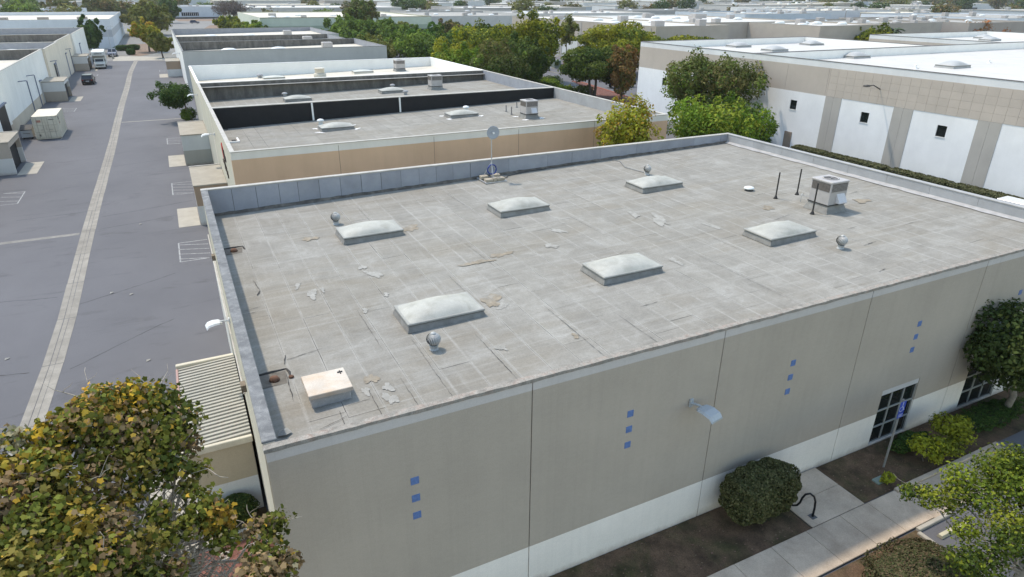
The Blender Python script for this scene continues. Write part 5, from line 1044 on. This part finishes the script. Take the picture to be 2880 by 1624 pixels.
for i, q in enumerate(cl):
    p = Vector((q[0]-18.2, q[1]+6.6, q[2]-.15)); limb_tube(mb, (0, 0, 1.2+.1*(i % 5)), p, .035, .012, 70+i, .09, 5, 5)
    for k in range(4): limb_tube(mb, p, p+Vector((r7.uniform(-.7, .7), r7.uniform(-.7, .7), r7.uniform(-.2, .45))), .010, .003, 170+i*5+k, .1, 4, 3)
mb.build('branch', palebark, t, local=True)
# left foreground sycamore: big lobed leaves turning yellow, pale bare twigs
SX, SY = -2.2, -1.9
SYC = [(G(.135, .150, .028), 5), (G(.185, .185, .034), 4), (G(.085, .102, .024), 3.5), (G(.25, .205, .05), 2.8), (G(.35, .245, .04), 1.7), (G(.48, .30, .04), .9), (G(.27, .19, .10), 2.0), (G(.17, .12, .065), 1.5), (G(.30, .27, .17), 1.0)]
YEL = [(G(.48, .31, .03), 3), (G(.36, .27, .04), 3), (G(.50, .30, .07), 2), (G(.19, .20, .04), 2), (G(.30, .20, .10), 2)]
def wpt(x, y, z): return (x-SX, y-SY, z)
core = [(-2.01, -0.47, 9.13, 0.49, 0.47, 0.39), (-2.45, -0.68, 9.3, 0.45, 0.42, 0.36), (-1.63, -0.14, 8.82, 0.47, 0.44, 0.37), (-1.37, -0.35, 8.43, 0.47, 0.44, 0.37), (-2.21, -1.06, 8.98, 0.56, 0.53, 0.45), (-1.74, -0.98, 8.61, 0.57, 0.54, 0.45), (-1.37, -0.76, 8.16, 0.38, 0.36, 0.3), (-2.7, -1.19, 9.31, 0.47, 0.45, 0.38), (-3.08, -1.3, 9.27, 0.39, 0.37, 0.31), (-2.53, -1.6, 8.97, 0.43, 0.4, 0.34), (-2.1, -1.52, 8.6, 0.47, 0.45, 0.38), (-1.64, -1.27, 8.17, 0.45, 0.42, 0.36), (-3.16, -1.9, 9.11, 0.42, 0.4, 0.33), (-3.43, -2.07, 8.96, 0.46, 0.43, 0.37), (-2.93, -2.26, 8.84, 0.45, 0.43, 0.36), (-3.62, -1.75, 9.16, 0.27, 0.26, 0.22), (-3.58, -2.6, 9.0, 0.37, 0.35, 0.29), (-3.21, -2.85, 8.84, 0.47, 0.45, 0.38), (-2.82, -2.89, 8.64, 0.47, 0.45, 0.38), (-2.44, -2.76, 8.36, 0.44, 0.42, 0.35), (-3.34, -3.27, 8.69, 0.5, 0.47, 0.4), (-2.88, -3.5, 8.55, 0.49, 0.47, 0.39), (-2.47, -3.35, 8.29, 0.46, 0.44, 0.37), (-2.08, -2.98, 8.0, 0.44, 0.42, 0.35), (-2.08, -3.54, 7.97, 0.43, 0.41, 0.34), (-1.67, -2.57, 7.78, 0.34, 0.33, 0.27), (-1.18, -2.05, 7.73, 0.39, 0.37, 0.31), (-1.01, -2.24, 7.47, 0.35, 0.34, 0.28), (-1.33, -2.39, 7.65, 0.27, 0.26, 0.22), (-0.4, -2.3, 7.08, 0.32, 0.3, 0.26), (-0.13, -2.31, 7.07, 0.32, 0.3, 0.26), (-0.35, -2.8, 6.96, 0.39, 0.37, 0.31), (-0.14, -3.14, 6.91, 0.35, 0.33, 0.28), (-0.53, -3.28, 7.05, 0.38, 0.36, 0.3), (-1.64, -3.38, 7.77, 0.25, 0.24, 0.2), (-3.47, -3.54, 8.73, 0.42, 0.4, 0.34), (-1.17, -1.19, 7.86, 0.25, 0.23, 0.2)]
core += [(-2.51, -1.89, 8.71, 0.42, 0.4, 0.34), (-2.81, -2.52, 8.62, 0.41, 0.39, 0.33), (-2.32, -2.04, 8.27, 0.35, 0.33, 0.28), (-3.57, -1.36, 9.39, 0.31, 0.3, 0.25), (-2.05, -1.79, 8.21, 0.31, 0.3, 0.25), (-0.97, -2.62, 7.34, 0.31, 0.29, 0.25), (-1.79, -2.36, 8.07, 0.27, 0.25, 0.21), (-1.39, -1.62, 7.82, 0.24, 0.23, 0.19), (-3.58, -3.12, 8.81, 0.36, 0.34, 0.29)]
t = thing('sycamore_tree', 'sycamore with large yellowing leaves at the bottom left corner', 'tree', (SX, SY, 0))
gb = [(*wpt(*b[:3]), b[3]*.95, b[4]*.95, b[5]*1.0) for b in core]
V, F, C = leaf_geo(gb, 17500, .062, SYC, 92, up=.3, shell=.1, lobed=True, clumpvar=.3, rndn=.95)
V2, F2, C2 = leaf_geo([gb[i] for i in (0, 1, 7, 8, 12, 13, 15, 27, 22)], 2200, .062, YEL, 93, up=.3, shell=.6, lobed=True, rndn=.95)
Vb = np.concatenate([V, V2]); Cb = np.concatenate([C, C2]); Fb = np.concatenate([F, F2+len(V)])
o = bpy.data.objects.new('crown', qmesh('crown', Vb, Fb, Cb, (leafmat('sycamore_leaf', .25),))); COL.objects.link(o); o.parent = t
mb = MB(); pts = limb_tube(mb, (0, 0, -.05), (.1, -.15, 5.6), .17, .11, 5, .02, 10, 6)
for i, b in enumerate(gb):
    p = limb_tube(mb, pts[-1-(i % 3)], b[:3], .05, .015, 300+i, .07, 6, 6)
    for k in range(10):
        q = Vector(p[2+k % 4]); e_ = q+Vector((r7.uniform(-.9, .9), r7.uniform(-.9, .7), r7.uniform(-.1, .9)))*.75; p2_ = limb_tube(mb, q, e_, .013, .005, 400+i*9+k, .09, 4, 4)
        for z_ in (2, 3): limb_tube(mb, p2_[z_], Vector(p2_[z_])+Vector((r7.uniform(-.5, .5), r7.uniform(-.5, .4), r7.uniform(-.1, .5)))*.7, .007, .003, 700+i*9+k+z_*50, .1, 4, 3)
for (x, y, z) in ((-1.99, .33, 9.34), (-1.41, .54, 9.2), (-2.64, .15, 9.65), (-3.23, -.35, 9.8), (0, -2.05, 7.22), (.35, -2.33, 7.07), (-.51, -1.85, 7.3)):
    q = Vector(wpt(x, y, z)); near = min(gb, key=lambda b: (Vector(b[:3])-q).length); p2_ = limb_tube(mb, near[:3], q, .014, .003, int(x*100+z*10)+900, .08, 4, 5); limb_tube(mb, p2_[3], p2_[3]+Vector((.2, -.1, .2)), .006, .002, 3, .1, 4, 3)
mb.build('trunk', mat('sycamore_bark', (.42, .37, .31), .85, var=.25, scale=5, stain=(4, .6, (.17, .14, .11))), t, smooth=True, local=True)
# fallen leaves and crumbs on the beds: countless
lit_r = np.random.default_rng(4); n_ = 900
PX = np.concatenate([lit_r.uniform(0, 15.4, 420), lit_r.uniform(18.3, 25, 180), lit_r.uniform(-3.5, -.2, 300)]); PY = np.concatenate([lit_r.uniform(-2.0, -.1, 600), lit_r.uniform(-1.8, 5.3, 300)])
s_ = lit_r.uniform(.012, .045, n_); a_ = lit_r.uniform(0, 6.28, n_); s_[600:] *= 1.7
V = np.stack([np.stack([PX+s_*np.cos(a_+k*1.57), PY+s_*np.sin(a_+k*1.57)*.7, .045+.02*lit_r.random(n_)], 1) for k in range(4)], 1)
cols = np.array([(.14, .10, .06), (.20, .15, .10), (.09, .06, .04), (.22, .13, .10)])[lit_r.integers(0, 4, n_)]
o = bpy.data.objects.new('leaf_litter', qmesh('leaf_litter', V.reshape(-1, 3), np.arange(n_*4).reshape(n_, 4), np.repeat(cols, 4, 0), (LM,))); COL.objects.link(o); o['kind'] = 'stuff'; o['label'] = 'fallen leaves scattered over the planting beds'
for i, (x, y) in enumerate(((-4.6, 27.6), (-5.6, 28.3), (-9.6, 22), (-3.7, 19.0), (-4.3, 41.2))):
    tag(MB().add([(x, y, .02), (x+.16, y+.05, .05), (x+.2, y+.2, .03), (x+.02, y+.16, .06)], [(0, 1, 2), (0, 2, 3)]).build('paper_scrap', palep), '%s paper scrap on the driveway asphalt' % ['pale', 'small', 'leftmost', 'nearest', 'farthest'][i], 'litter')

# ------------------------------------------------------------------ trees in the middle distance
tree('alley_tree', 'yellow-green tree in the alley behind the rear parapet', 28.5, 26.6, 2.35, 2.2, 9.6, 41, YELLO, 9000, .22, k=30, br=.34, tr=.16)
tree('bright_tree', 'broad bright green tree behind the rear right roof corner', 43.2, 33.6, 5.0, 1.6, 7.3, 42, BRIGHT, 17000, .27, k=46, br=.30, tr=.22, stems=2)
tree('bright_tree', 'green-brown lobe of tree right of the broad bright green tree', 47.6, 35.4, 3.3, 1.2, 6.6, 43, [(G(.10, .14, .03), 4), (G(.13, .135, .045), 3), (G(.06, .10, .02), 2)], 9000, .26, k=26, br=.34)
tree('plum_tree', 'large dark olive tree against the white wall of the big hall', 53.4, 46.0, 5.6, 2.2, 10.2, 44, PURPL, 19000, .30, k=46, br=.31, tr=.25)
tree('clipped_tree', 'dark umbrella-clipped tree leaning from the cream wall on the driveway', 1.45, 86.0, 2.75, 1.7, 5.1, 45, DARK, 9000, .22, k=26, br=.36, tr=.13, lean=(-1.5, 0), bk=palebark)
shrub('round_shrub', 'round green shrub at the foot of the umbrella-clipped tree', .9, 86.5, [(.75, 86.2, .8, .7, .8, .75), (1.3, 87.2, .8, .7, .8, .7), (.8, 88, .7, .6, .7, .6)], 46, GREEN, 3600, .17, core=True)
for i, (y0, y1) in enumerate(((36.9, 33.2), (33.0, 26.2), (26.0, 20.3), (20.1, 14.4))):
    hedge('alley_hedge', 'clipped hedge along the white hall wall, %s stretch from the door' % ['first', 'second', 'third', 'last'][i], 57.2, 58.5, y1-.25, y0+.25, .1, 1.22, 60+i, [(G(.115, .12, .06), 4), (G(.15, .145, .08), 3), (G(.08, .095, .04), 2)], 6500, .17, 'hedge', 'hedges along the white hall', rnd=.13, rough=.03)
hedge('alley_hedge', 'short dark hedge left of the brown door', 57.2, 58.3, 40.4, 43.6, .1, 1.4, 65, DARK, 2600, .17, 'hedge', 'hedges along the white hall', rnd=.3)
mids = [  # label, x, y, R, zb, zt, palette, n, kw
 ('tall olive-brown tree rising above the pale green warehouse', 65.7, 242, 5.9, 3.5, 13.4, PURPL, 6000, {}),
 ('broad green tree in front of the pale green warehouse', 54.5, 205, 7.2, 1, 8.6, GREEN, 6500, {}),
 ('olive tree at the corner of the grey blank-walled warehouse', 47.0, 152, 4.3, .6, 5.6, OLIVE, 4500, {}),
 ('dark green tree in the middle of the green belt', 55.5, 166, 4.6, .8, 6.4, GREEN, 4500, {}),
 ('vivid green tree left of the large yellow-green trees', 54.0, 136.5, 5.6, 1.0, 8.2, [(G(.06, .125, .022), 4), (G(.09, .16, .028), 3), (G(.04, .08, .02), 2)], 8000, {}),
 ('brown-olive domed tree before the plain grey warehouse', 76.7, 185, 4.9, 1.5, 7.9, BKGR, 5000, {}),
 ('large yellow-green tree behind the white-roofed unit', 48.4, 98, 6.1, 1.2, 10.0, YGRN, 13000, {}),
 ('tallest yellow-green tree of the middle group', 61.3, 103, 5.3, 2.5, 11.7, YGRN, 12000, {}),
 ('brownish dense tree at the corner of the white-roofed unit', 44.1, 81.5, 3.9, 1.0, 9.0, PURPL, 10000, {}),
 ('green tree between the brownish tree and the side lot', 53.8, 89.5, 3.9, 1.2, 9.5, [(G(.10, .135, .028), 4), (G(.06, .10, .022), 4)], 9000, {}),
 ('tall layered tree beside the tan hall', 84.4, 108, 7.8, 4.4, 10.9, YGRN, 12000, {'layer': True, 'tr': .3}),
 ('lower layered tree on the mulch island', 60.8, 80.2, 5.0, 2.6, 8.7, [(G(.09, .125, .022), 4), (G(.055, .09, .02), 4), (G(.12, .15, .03), 2)], 12000, {'layer': True, 'tr': .22, 'stems': 2}),
 ('rust-brown drooping tree at the corner of the big hall', 62.4, 75.0, 2.5, 1.6, 9.0, BROWN, 6000, {}),
 ('slim bare-stemmed tall tree before the tan hall', 88.0, 135, 2.6, 4.6, 11.2, OLIVE, 1900, {'shell': .2, 'k': 18, 'br': .3, 'tr': .13}),
 ('small dark conifer in front of the grey blank wall', 39.6, 106.5, 1.6, .2, 5.0, DARK, 3500, {'cone': True, 'k': 16}),
 ('pale low shrub tree right of the conifer', 42.6, 108, 2.6, .3, 3.0, OLIVE, 3000, {}),
 ('left weeping tree before the pale green wall', 74.1, 239, 2.4, 1.2, 6.2, OLIVE, 2200, {}),
 ('right weeping tree before the pale green wall', 78.6, 234, 2.5, 1.2, 6.0, OLIVE, 2200, {}),
 ('yellow-green tree left of the pale green warehouse', 24, 289, 4.4, .3, 7.2, YGRN, 3200, {}),
 ('low bushy tree at the foot of the mint wall', 31, 262, 4.2, .2, 5.2, BRIGHT, 2600, {}),
 ('small yellow tree beside the mint wall', 27.5, 276, 3.0, .2, 5.0, YGRN, 2200, {}),
 ('flat-topped yellow-green tree behind the white wing', 95.4, 96.5, 7.0, 5.2, 9.0, YGRN, 6500, {'layer': True}),
 ('olive-green bushy tree beside the palm at the upper right', 150, 98, 6.5, 2, 8.6, YGRN, 6500, {}),
 ('rust-orange sparse tree at the upper right', 238, 128, 9.5, 2.0, 8.0, RUST, 2200, {'shell': .2}),
 ('slim dark tree standing at the last left warehouse', -17.2, 207, 3.1, .6, 9.2, DARK, 4500, {}),
 ('big olive tree behind the end bed of the driveway', -3.6, 290, 7.9, .8, 11.0, OLIVE, 6500, {}),
 ('golden tree in the end bed of the driveway', -4.0, 207, 3.6, 2.0, 8.0, YELLO, 4500, {}),
 ('small green tree beside the end of the right row', -.9, 186, 2.7, 1.9, 6.0, OLIVE, 3500, {}),
 ('dark green tall tree behind the far cross street', 5.2, 401, 5.4, .8, 11.6, DARK, 3500, {}),
 ('leafless grey-brown tree before the mint hall', 36, 392, 10, 3, 11.5, [(G(.12, .10, .09), 3), (G(.16, .13, .12), 2)], 2600, {'shell': .1, 'asp': .18, 'tr': .4}),
 ('broad olive tree at the top left corner', -50, 470, 8.5, 1.0, 10.5, BKGR, 2600, {}),
 ('wide brown-olive tree top left, right of the white-gabled shed', -28, 470, 12.0, 1.0, 10.5, BKGR, 3200, {}),
 ('green tree at the far side of the side lot', 70, 126, 4.0, 1.2, 7.0, GREEN, 4500, {}),
 ('olive tree in the lot behind the green belt', 66, 150, 5.0, .8, 6.8, OLIVE, 4500, {}),
 ('dark green tree in the gap behind the olive trees', 63, 190, 5.5, .8, 7.6, GREEN, 4500, {}),
 ('green tree at the end of the green belt', 84, 205, 5.0, .8, 6.4, GREEN, 3500, {}),
 ('green tree close behind the right end of the white-roofed unit', 42.0, 92, 4.2, .8, 7.6, BRIGHT, 8000, {}),
 ('deep green tree beside the vivid green one', 47.5, 120, 5.2, .8, 8.6, GREEN, 8000, {}),
 ('mid green tree between the two lamp-side trees', 62.0, 128, 5.2, 1, 8.8, GREEN, 7000, {}),
 ('yellow-green tree behind the deep green one', 56.0, 114, 5.0, 1, 9.4, YGRN, 8000, {}),
 ('olive tree on the left of the green belt', 41.5, 143, 4.6, .6, 6.0, OLIVE, 5000, {}),
 ('deep green tree above the conifer', 46.5, 190, 6.0, .6, 8.2, GREEN, 5500, {}),
 ('green tree left of the weeping trees', 66.0, 215, 5.6, .6, 7.6, GREEN, 5000, {}),
 ('green tree under the domed brown tree', 71.0, 160, 5.4, .6, 7.4, GREEN, 5500, {}),
 ('vivid green tree behind the grey blank-walled warehouse', 43.5, 175, 5.0, .6, 7.0, GREEN, 4000, {})]
for i, (lab, x, y, R, zb, zt, pal, n, kw) in enumerate(mids):
    dist = math.hypot(x, y+12); sz = max(.26, dist*.0036)
    tree('olive_tree' if 'olive' in lab else 'green_tree' if 'green' in lab else 'street_tree', lab, x, y, R*(1.3 if 40 < x < 58 and 95 < y < 145 else 1.1), zb*.7, zt*(1.06 if 40 < x < 66 and 80 < y < 145 else 1.0), 200+i, pal, int(n*1.35), sz, **({'k': 28, 'br': .32, 'shell': .65} | kw))
for i, (x, y, r_) in enumerate(((55.8, 88, 1.9), (58.5, 92, 2.1), (61.6, 96, 1.8), (57.3, 84, 1.6), (60.2, 82.8, 1.5), (53.5, 92, 1.7))):
    shrub('lot_shrub', '%s pale green shrub at the edge of the side lot behind the brown warehouse' % ['middle', 'upper', 'rightmost', 'lower', 'nearest', 'leftmost'][i], x, y, [(x+dx*r_*.5, y+dy*r_*.5, .9+.35*((dx+dy) % 2), r_*.6, r_*.6, r_*.45) for dx in (-1, 0, 1) for dy in (-1, 0, 1)], 500+i, BRIGHT if i % 2 else [(G(.14, .17, .05), 3), (G(.09, .125, .03), 3)], 1500, .3, 'shrubs at the side lot')
for i, (x, y, sx) in enumerate(((-8.4, 199, 1.1), (-10.5, 214, 2.5), (-8.0, 216, 1.6))): hedge('end_hedge', '%s dark clipped hedge block at the end bed' % ['front', 'left rear', 'right rear'][i], x-sx, x+sx, y-1, y+1.2, .0, 1.5, 520+i, DARK, 1500, .3, 'hedge', 'hedges at the end bed')
# palm
t = thing('palm_tree', 'palm with drooping fronds at the upper right', 'palm', (188.7, 120.5, 0)); MB().tube([(0, 0, -.1), (.2, 0, 3.5), (.1, 0, 6.4)], [.35, .28, .25], 8).build('trunk', bark, t, local=True)
vs = []; fs = []; rp = random.Random(2)
for k in range(46):
    a_ = rp.uniform(0, 6.28); e_ = rp.uniform(-.5, 1.2); L_ = rp.uniform(2.6, 3.8); pts = [Vector((math.cos(a_)*L_*s*.9, math.sin(a_)*L_*s*.9, 6.4+L_*(math.sin(e_)*s-.75*s*s))) for s in (0, .25, .5, .75, 1)]; sd = Vector((-math.sin(a_), math.cos(a_), 0)); n0 = len(vs)
    for q, w_ in zip(pts, (.1, .4, .45, .32, .05)): vs += [q+sd*w_-Vector((0, 0, w_*.5)), q, q-sd*w_-Vector((0, 0, w_*.5))]
    for s in range(4): fs += [(n0+3*s, n0+3*s+1, n0+3*s+4, n0+3*s+3), (n0+3*s+1, n0+3*s+2, n0+3*s+5, n0+3*s+4)]
MB().add(vs, fs).build('fronds', mat('palm_green', (.06, .085, .04), .7, var=.3, scale=1), t, local=True)
# side-lot furniture
t = thing('transformer', 'grey-green transformer cabinet at the far side of the lot', 'transformer', (79.4, 125, 0)); MB().bbox(-.95, -.9, 0, .95, .9, .15, .02).build('pad', pconc, t, local=True); MB().bbox(-.85, -.8, .15, .85, .8, 1.75, .05).build('cabinet', mat('transformer_green', (.20, .235, .20), .6), t, local=True); MB().box(-.01, -.82, .25, .01, -.80, 1.6).build('door_seam', GAP, t, local=True)
for i, x in enumerate((81.3, 82.6)):
    t = thing('red_planter', '%s red planter bin with a spiky plant beside the transformer' % ['left', 'right'][i], 'planter', (x, 124.2+.3*i, 0)); MB().lathe((0, 0, 0), [(.42, 0), (.55, .9), (.6, .95), (.5, .95)], 14).build('pot', mat('pot_red', (.30, .075, .06), .7), t, local=True)
    V, F, C = leaf_geo([(0, 0, 1.4, .5, .5, .55)], 160, .5, BROWN, 3+i, shell=.1, asp=.2); o = bpy.data.objects.new('plant', qmesh('plant', V, F, C, (LM,))); COL.objects.link(o); o.parent = t
t = thing('street_lamp', 'slim grey lamp post beside the box truck', 'street lamp', (-12.1, 188, 0)); MB().tube([(0, 0, 0), (0, 0, 7.4)], [.09, .06], 8).build('pole', lattice, t, local=True); MB().tube([(0, 0, 7.3), (.5, -.1, 7.6), (1.1, -.2, 7.6)], .045, 6).build('arm', lattice, t, local=True); MB().bbox(.9, -.4, 7.55, 1.5, -.05, 7.68, .02).build('head', lattice, t, local=True); MB().cyl((0, 0, 0), .25, .25, .6, 10).build('footing', pconc, t, local=True)
t = thing('street_lamp', 'grey lamp post in the green belt before the pale green wall', 'street lamp', (75, 215, 0)); MB().tube([(0, 0, 0), (0, 0, 6)], [.14, .1], 8).build('pole', lattice, t, local=True); MB().bbox(-.15, -.2, 5.9, .8, .2, 6.1, .02).build('head', lattice, t, local=True)

# ------------------------------------------------------------------ far distance: low sheds and trees up to the horizon
rf = random.Random(77); placed = [(x0-8, x1+8, y0-8, y1+8) for x0, x1, y0, y1, *_ in farb]+[(-80, -10, 220, 310), (30, 105, 260, 350), (36, 140, 410, 486), (5, 40, 380, 504), (100, 156, 278, 350), (-20, 30, 330, 460)]
def free(x0, x1, y0, y1): return all(x1 < a or x0 > b or y1 < c or y0 > d for a, b, c, d in placed)
SECT = lambda az: 'far left' if az < 5 else 'left of centre' if az < 22 else 'centre' if az < 36 else 'right of centre' if az < 50 else 'far right'
fw = [paint('shed_wall_%d' % i, [(0, c), (12, c)], streak=.02) for i, c in enumerate(((.50, .49, .48), (.62, .62, .62), (.40, .36, .32), (.46, .49, .53)))]
n_b = 0; tries = 0
while n_b < 78 and tries < 6000:
    tries += 1; az = rf.uniform(-13, 66); dist = 360+1150*rf.random()**1.5; x = dist*math.sin(rad(az)); y = dist*math.cos(rad(az))-12
    w_, d_ = rf.uniform(28, 80), rf.uniform(22, 55); x0, x1, y0, y1 = x-w_/2, x+w_/2, y-d_/2, y+d_/2
    if y0 < 60 or not free(x0, x1, y0, y1): continue
    placed.append((x0-5, x1+5, y0-5, y1+5)); h = rf.uniform(5.5, 8.5); rm = rf.choice([whiteroof, whiteroof, creamroof, greyroof, greyroof]); wn_ = rf.randrange(4)
    t = thing('skyline_shed', 'distant low %s-roofed shed on the skyline, %s' % ('white' if rm is whiteroof else 'cream' if rm is creamroof else 'grey', SECT(az)), 'building', (x, y, 0), 'skyline sheds %s' % SECT(az))
    MB().box(x0, y0, 0, x1, y1, h).build('walls', fw[wn_], t); MB().box(x0-.2, y0-.2, h, x1+.2, y1+.2, h+.35).build('roof', rm, t)
    for k in range(rf.randint(2, 5)): 
        ux, uy = rf.uniform(x0+3, x1-5), rf.uniform(y0+3, y1-5); s_ = rf.uniform(1.5, 3); MB().bbox(ux, uy, h+.35, ux+s_, uy+s_, h+.35+rf.uniform(.7, 1.6), .2).build('roof_unit', rf.choice([hvm, domewhite, greylin]), t)
    if n_b % 2: MB().box(x0+2, y0-.25, 1.0, x0+w_*.4, y0-.205, 2.8).build('window', MATS['far_glass'], t)
    n_b += 1
protos = []
for i, (pal, nm) in enumerate(((GREEN, 'green'), (DARK, 'dark green'), (OLIVE, 'olive'), (BKGR, 'brownish'), (BROWN, 'rust-brown'), (DARK, 'dark green'))):
    t = tree('skyline_tree', 'distant %s tree on the skyline' % nm, 0, -400-i*30, 5, 1.2, 10, 600+i, [(tuple(c_*.9+.012 for c_ in c), w_) for c, w_ in pal], 1100, .95, k=16, br=.42, group='skyline trees', tr=.35); protos.append((t, nm))  # palettes dulled and lifted: distance haze put into the leaf colour
n_t = 0; tries = 0
while n_t < 285 and tries < 9000:
    tries += 1; az = rf.uniform(-13, 66); dist = 340+1250*rf.random()**1.35
    if az > 40: dist = 420+1100*rf.random()
    x = dist*math.sin(rad(az)); y = dist*math.cos(rad(az))-12
    if not free(x-4, x+4, y-4, y+4): continue
    p_, nm = protos[rf.choice([0, 1, 1, 2, 2, 3, 3, 3, 4, 5])] if dist < 700 else protos[rf.choice([1, 1, 2, 3, 3, 5])]
    s_ = rf.uniform(.7, 1.35)*(1+.5*(dist > 800)); lab = 'distant %s tree on the skyline, %s' % (nm, SECT(az))
    dup(p_, (x, y, 0), rf.uniform(0, 6.28), lab, 'skyline trees %s %s' % (nm, SECT(az)), (s_*rf.uniform(.9, 1.5), s_*rf.uniform(.9, 1.5), s_*rf.uniform(.75, 1.1))); n_t += 1
for p_, nm in protos:
    for ch in list(p_.children): bpy.data.objects.remove(ch)
    bpy.data.objects.remove(p_)
# wooded ridge closing the horizon
rg = np.random.default_rng(8); bl = []
for i in range(420):
    az = rad(rg.uniform(-16, 70)); dist = rg.uniform(1350, 1900); bl.append((dist*math.sin(az), dist*math.cos(az), 5, rg.uniform(14, 30), rg.uniform(14, 30), rg.uniform(6, 14)))
V, F, C = leaf_geo(bl, 26000, 6.5, [(G(.085, .095, .075), 4), (G(.11, .11, .085), 3), (G(.075, .085, .06), 3)], 9, shell=.7)
o = bpy.data.objects.new('distant_wood', qmesh('distant_wood', V, F, C, (LM,))); COL.objects.link(o); o['kind'] = 'stuff'; o['label'] = 'far-off wood closing the horizon'
# roof clutter on the farther halls
dm_me = None; bx_me = None
def clutter(p, x0, x1, y0, y1, z, nd, nu, seed):
    global dm_me, bx_me
    r_ = random.Random(seed)
    if dm_me is None:
        o = MB().lathe((0, 0, 0), [(1.45, 0), (1.45, .28), (1.25, .5), (.8, .68), (.02, .74)], 12).build('skylight_dome', domewhite, p, smooth=True, local=True); dm_me = o.data; bpy.data.objects.remove(o)
        o = MB().bbox(-.9, -.8, 0, .9, .8, 1.25, .06).build('roof_unit', hvm, p, local=True); bx_me = o.data; bpy.data.objects.remove(o)
    for k in range(nd):
        o = piece(dm_me, 'skylight_dome', p, (x0+(x1-x0)*(.08+.84*((k*.618) % 1)), y0+(y1-y0)*(.15+.7*((k*.37+.2) % 1)), z)); o.scale = (1, .65, .9)
    for k in range(nu): o = piece(bx_me, 'roof_unit', p, (r_.uniform(x0+2, x1-2), r_.uniform(y0+2, y1-3), z)); o.scale = (r_.uniform(.8, 1.6), 1, r_.uniform(.7, 1.3))
clutter(tan1, 95.5, 116, 111, 170, 9.06, 6, 5, 1); clutter(tan1b, 117, 156, 124, 170, 9.06, 8, 9, 2); clutter(tan2, 134, 156, 101, 122, 9.01, 5, 1, 3)
clutter(gr, 34, 100, 267, 300, 6.3, 7, 3, 4); clutter(gy, 105, 150, 283, 310, 5.9, 4, 5, 5); clutter(g2, 42, 130, 418, 450, 6.8, 3, 7, 6); clutter(wb, 10, 35, 464, 490, 6.6, 0, 3, 7)
for i, (x0, x1, y0, y1, h, *_) in enumerate(farb): clutter(farbs[i], x0, x1, y0, y1, h-.5, 4, 6, 20+i)
for i, b_ in enumerate(lb): 
    for k in range(2): o = piece(dm_me, 'skylight_dome', b_, (-24-k*7, (45, 88, 128, 147, 172)[i]+7, 5.6)); o.scale = (1, .65, .9)
for b_, ys in ((b5, 120), (b6, 139), (b7, 164)):
    for k in range(2): o = piece(dm_me, 'skylight_dome', b_, (10+k*8.5, ys+2, 5.7)); o.scale = (1, .65, 1)
    piece(bx_me, 'roof_unit', b_, (27, ys, 5.9))

# every far thing is told apart by its place in its row, counted from the left
_ones = 'zeroth first second third fourth fifth sixth seventh eighth ninth tenth eleventh twelfth thirteenth fourteenth fifteenth sixteenth seventeenth eighteenth nineteenth'.split()
_card = {20: 'twenty', 30: 'thirty', 40: 'forty', 50: 'fifty'}; _tens = {20: 'twentieth', 30: 'thirtieth', 40: 'fortieth', 50: 'fiftieth'}
def ordinal(n): return _ones[n] if n < 20 else _tens[n] if n % 10 == 0 else _card[n//10*10]+'-'+_ones[n % 10]
byl = {}
for o in list(COL.objects):
    if o.parent is None and o.name.startswith('skyline_'): byl.setdefault(o['label'], []).append(o)
for lab, os_ in byl.items():
    if len(os_) < 2: continue
    os_.sort(key=lambda o: math.atan2(o.location.x-CAM.x, o.location.y-CAM.y))
    for i, o in enumerate(os_): o['label'] = lab+', '+ordinal(i+1)+' from left'

hz = MB().box(-700, -60, -1.0, 1900, 2150, 24.0).build('haze', None); hz['kind'] = 'stuff'; hz['label'] = 'thin daylight haze over the district'
hm = bpy.data.materials.new('haze_air'); hm.use_nodes = True; hn = hm.node_tree; hn.nodes.remove(hn.nodes['Principled BSDF'])
pv = hn.nodes.new('ShaderNodeVolumePrincipled'); pv.inputs['Color'].default_value = (.93, .95, 1.0, 1); pv.inputs['Density'].default_value = .00011; pv.inputs['Anisotropy'].default_value = .3
hn.links.new(pv.outputs[0], hn.nodes['Material Output'].inputs['Volume']); hz.data.materials.append(hm)
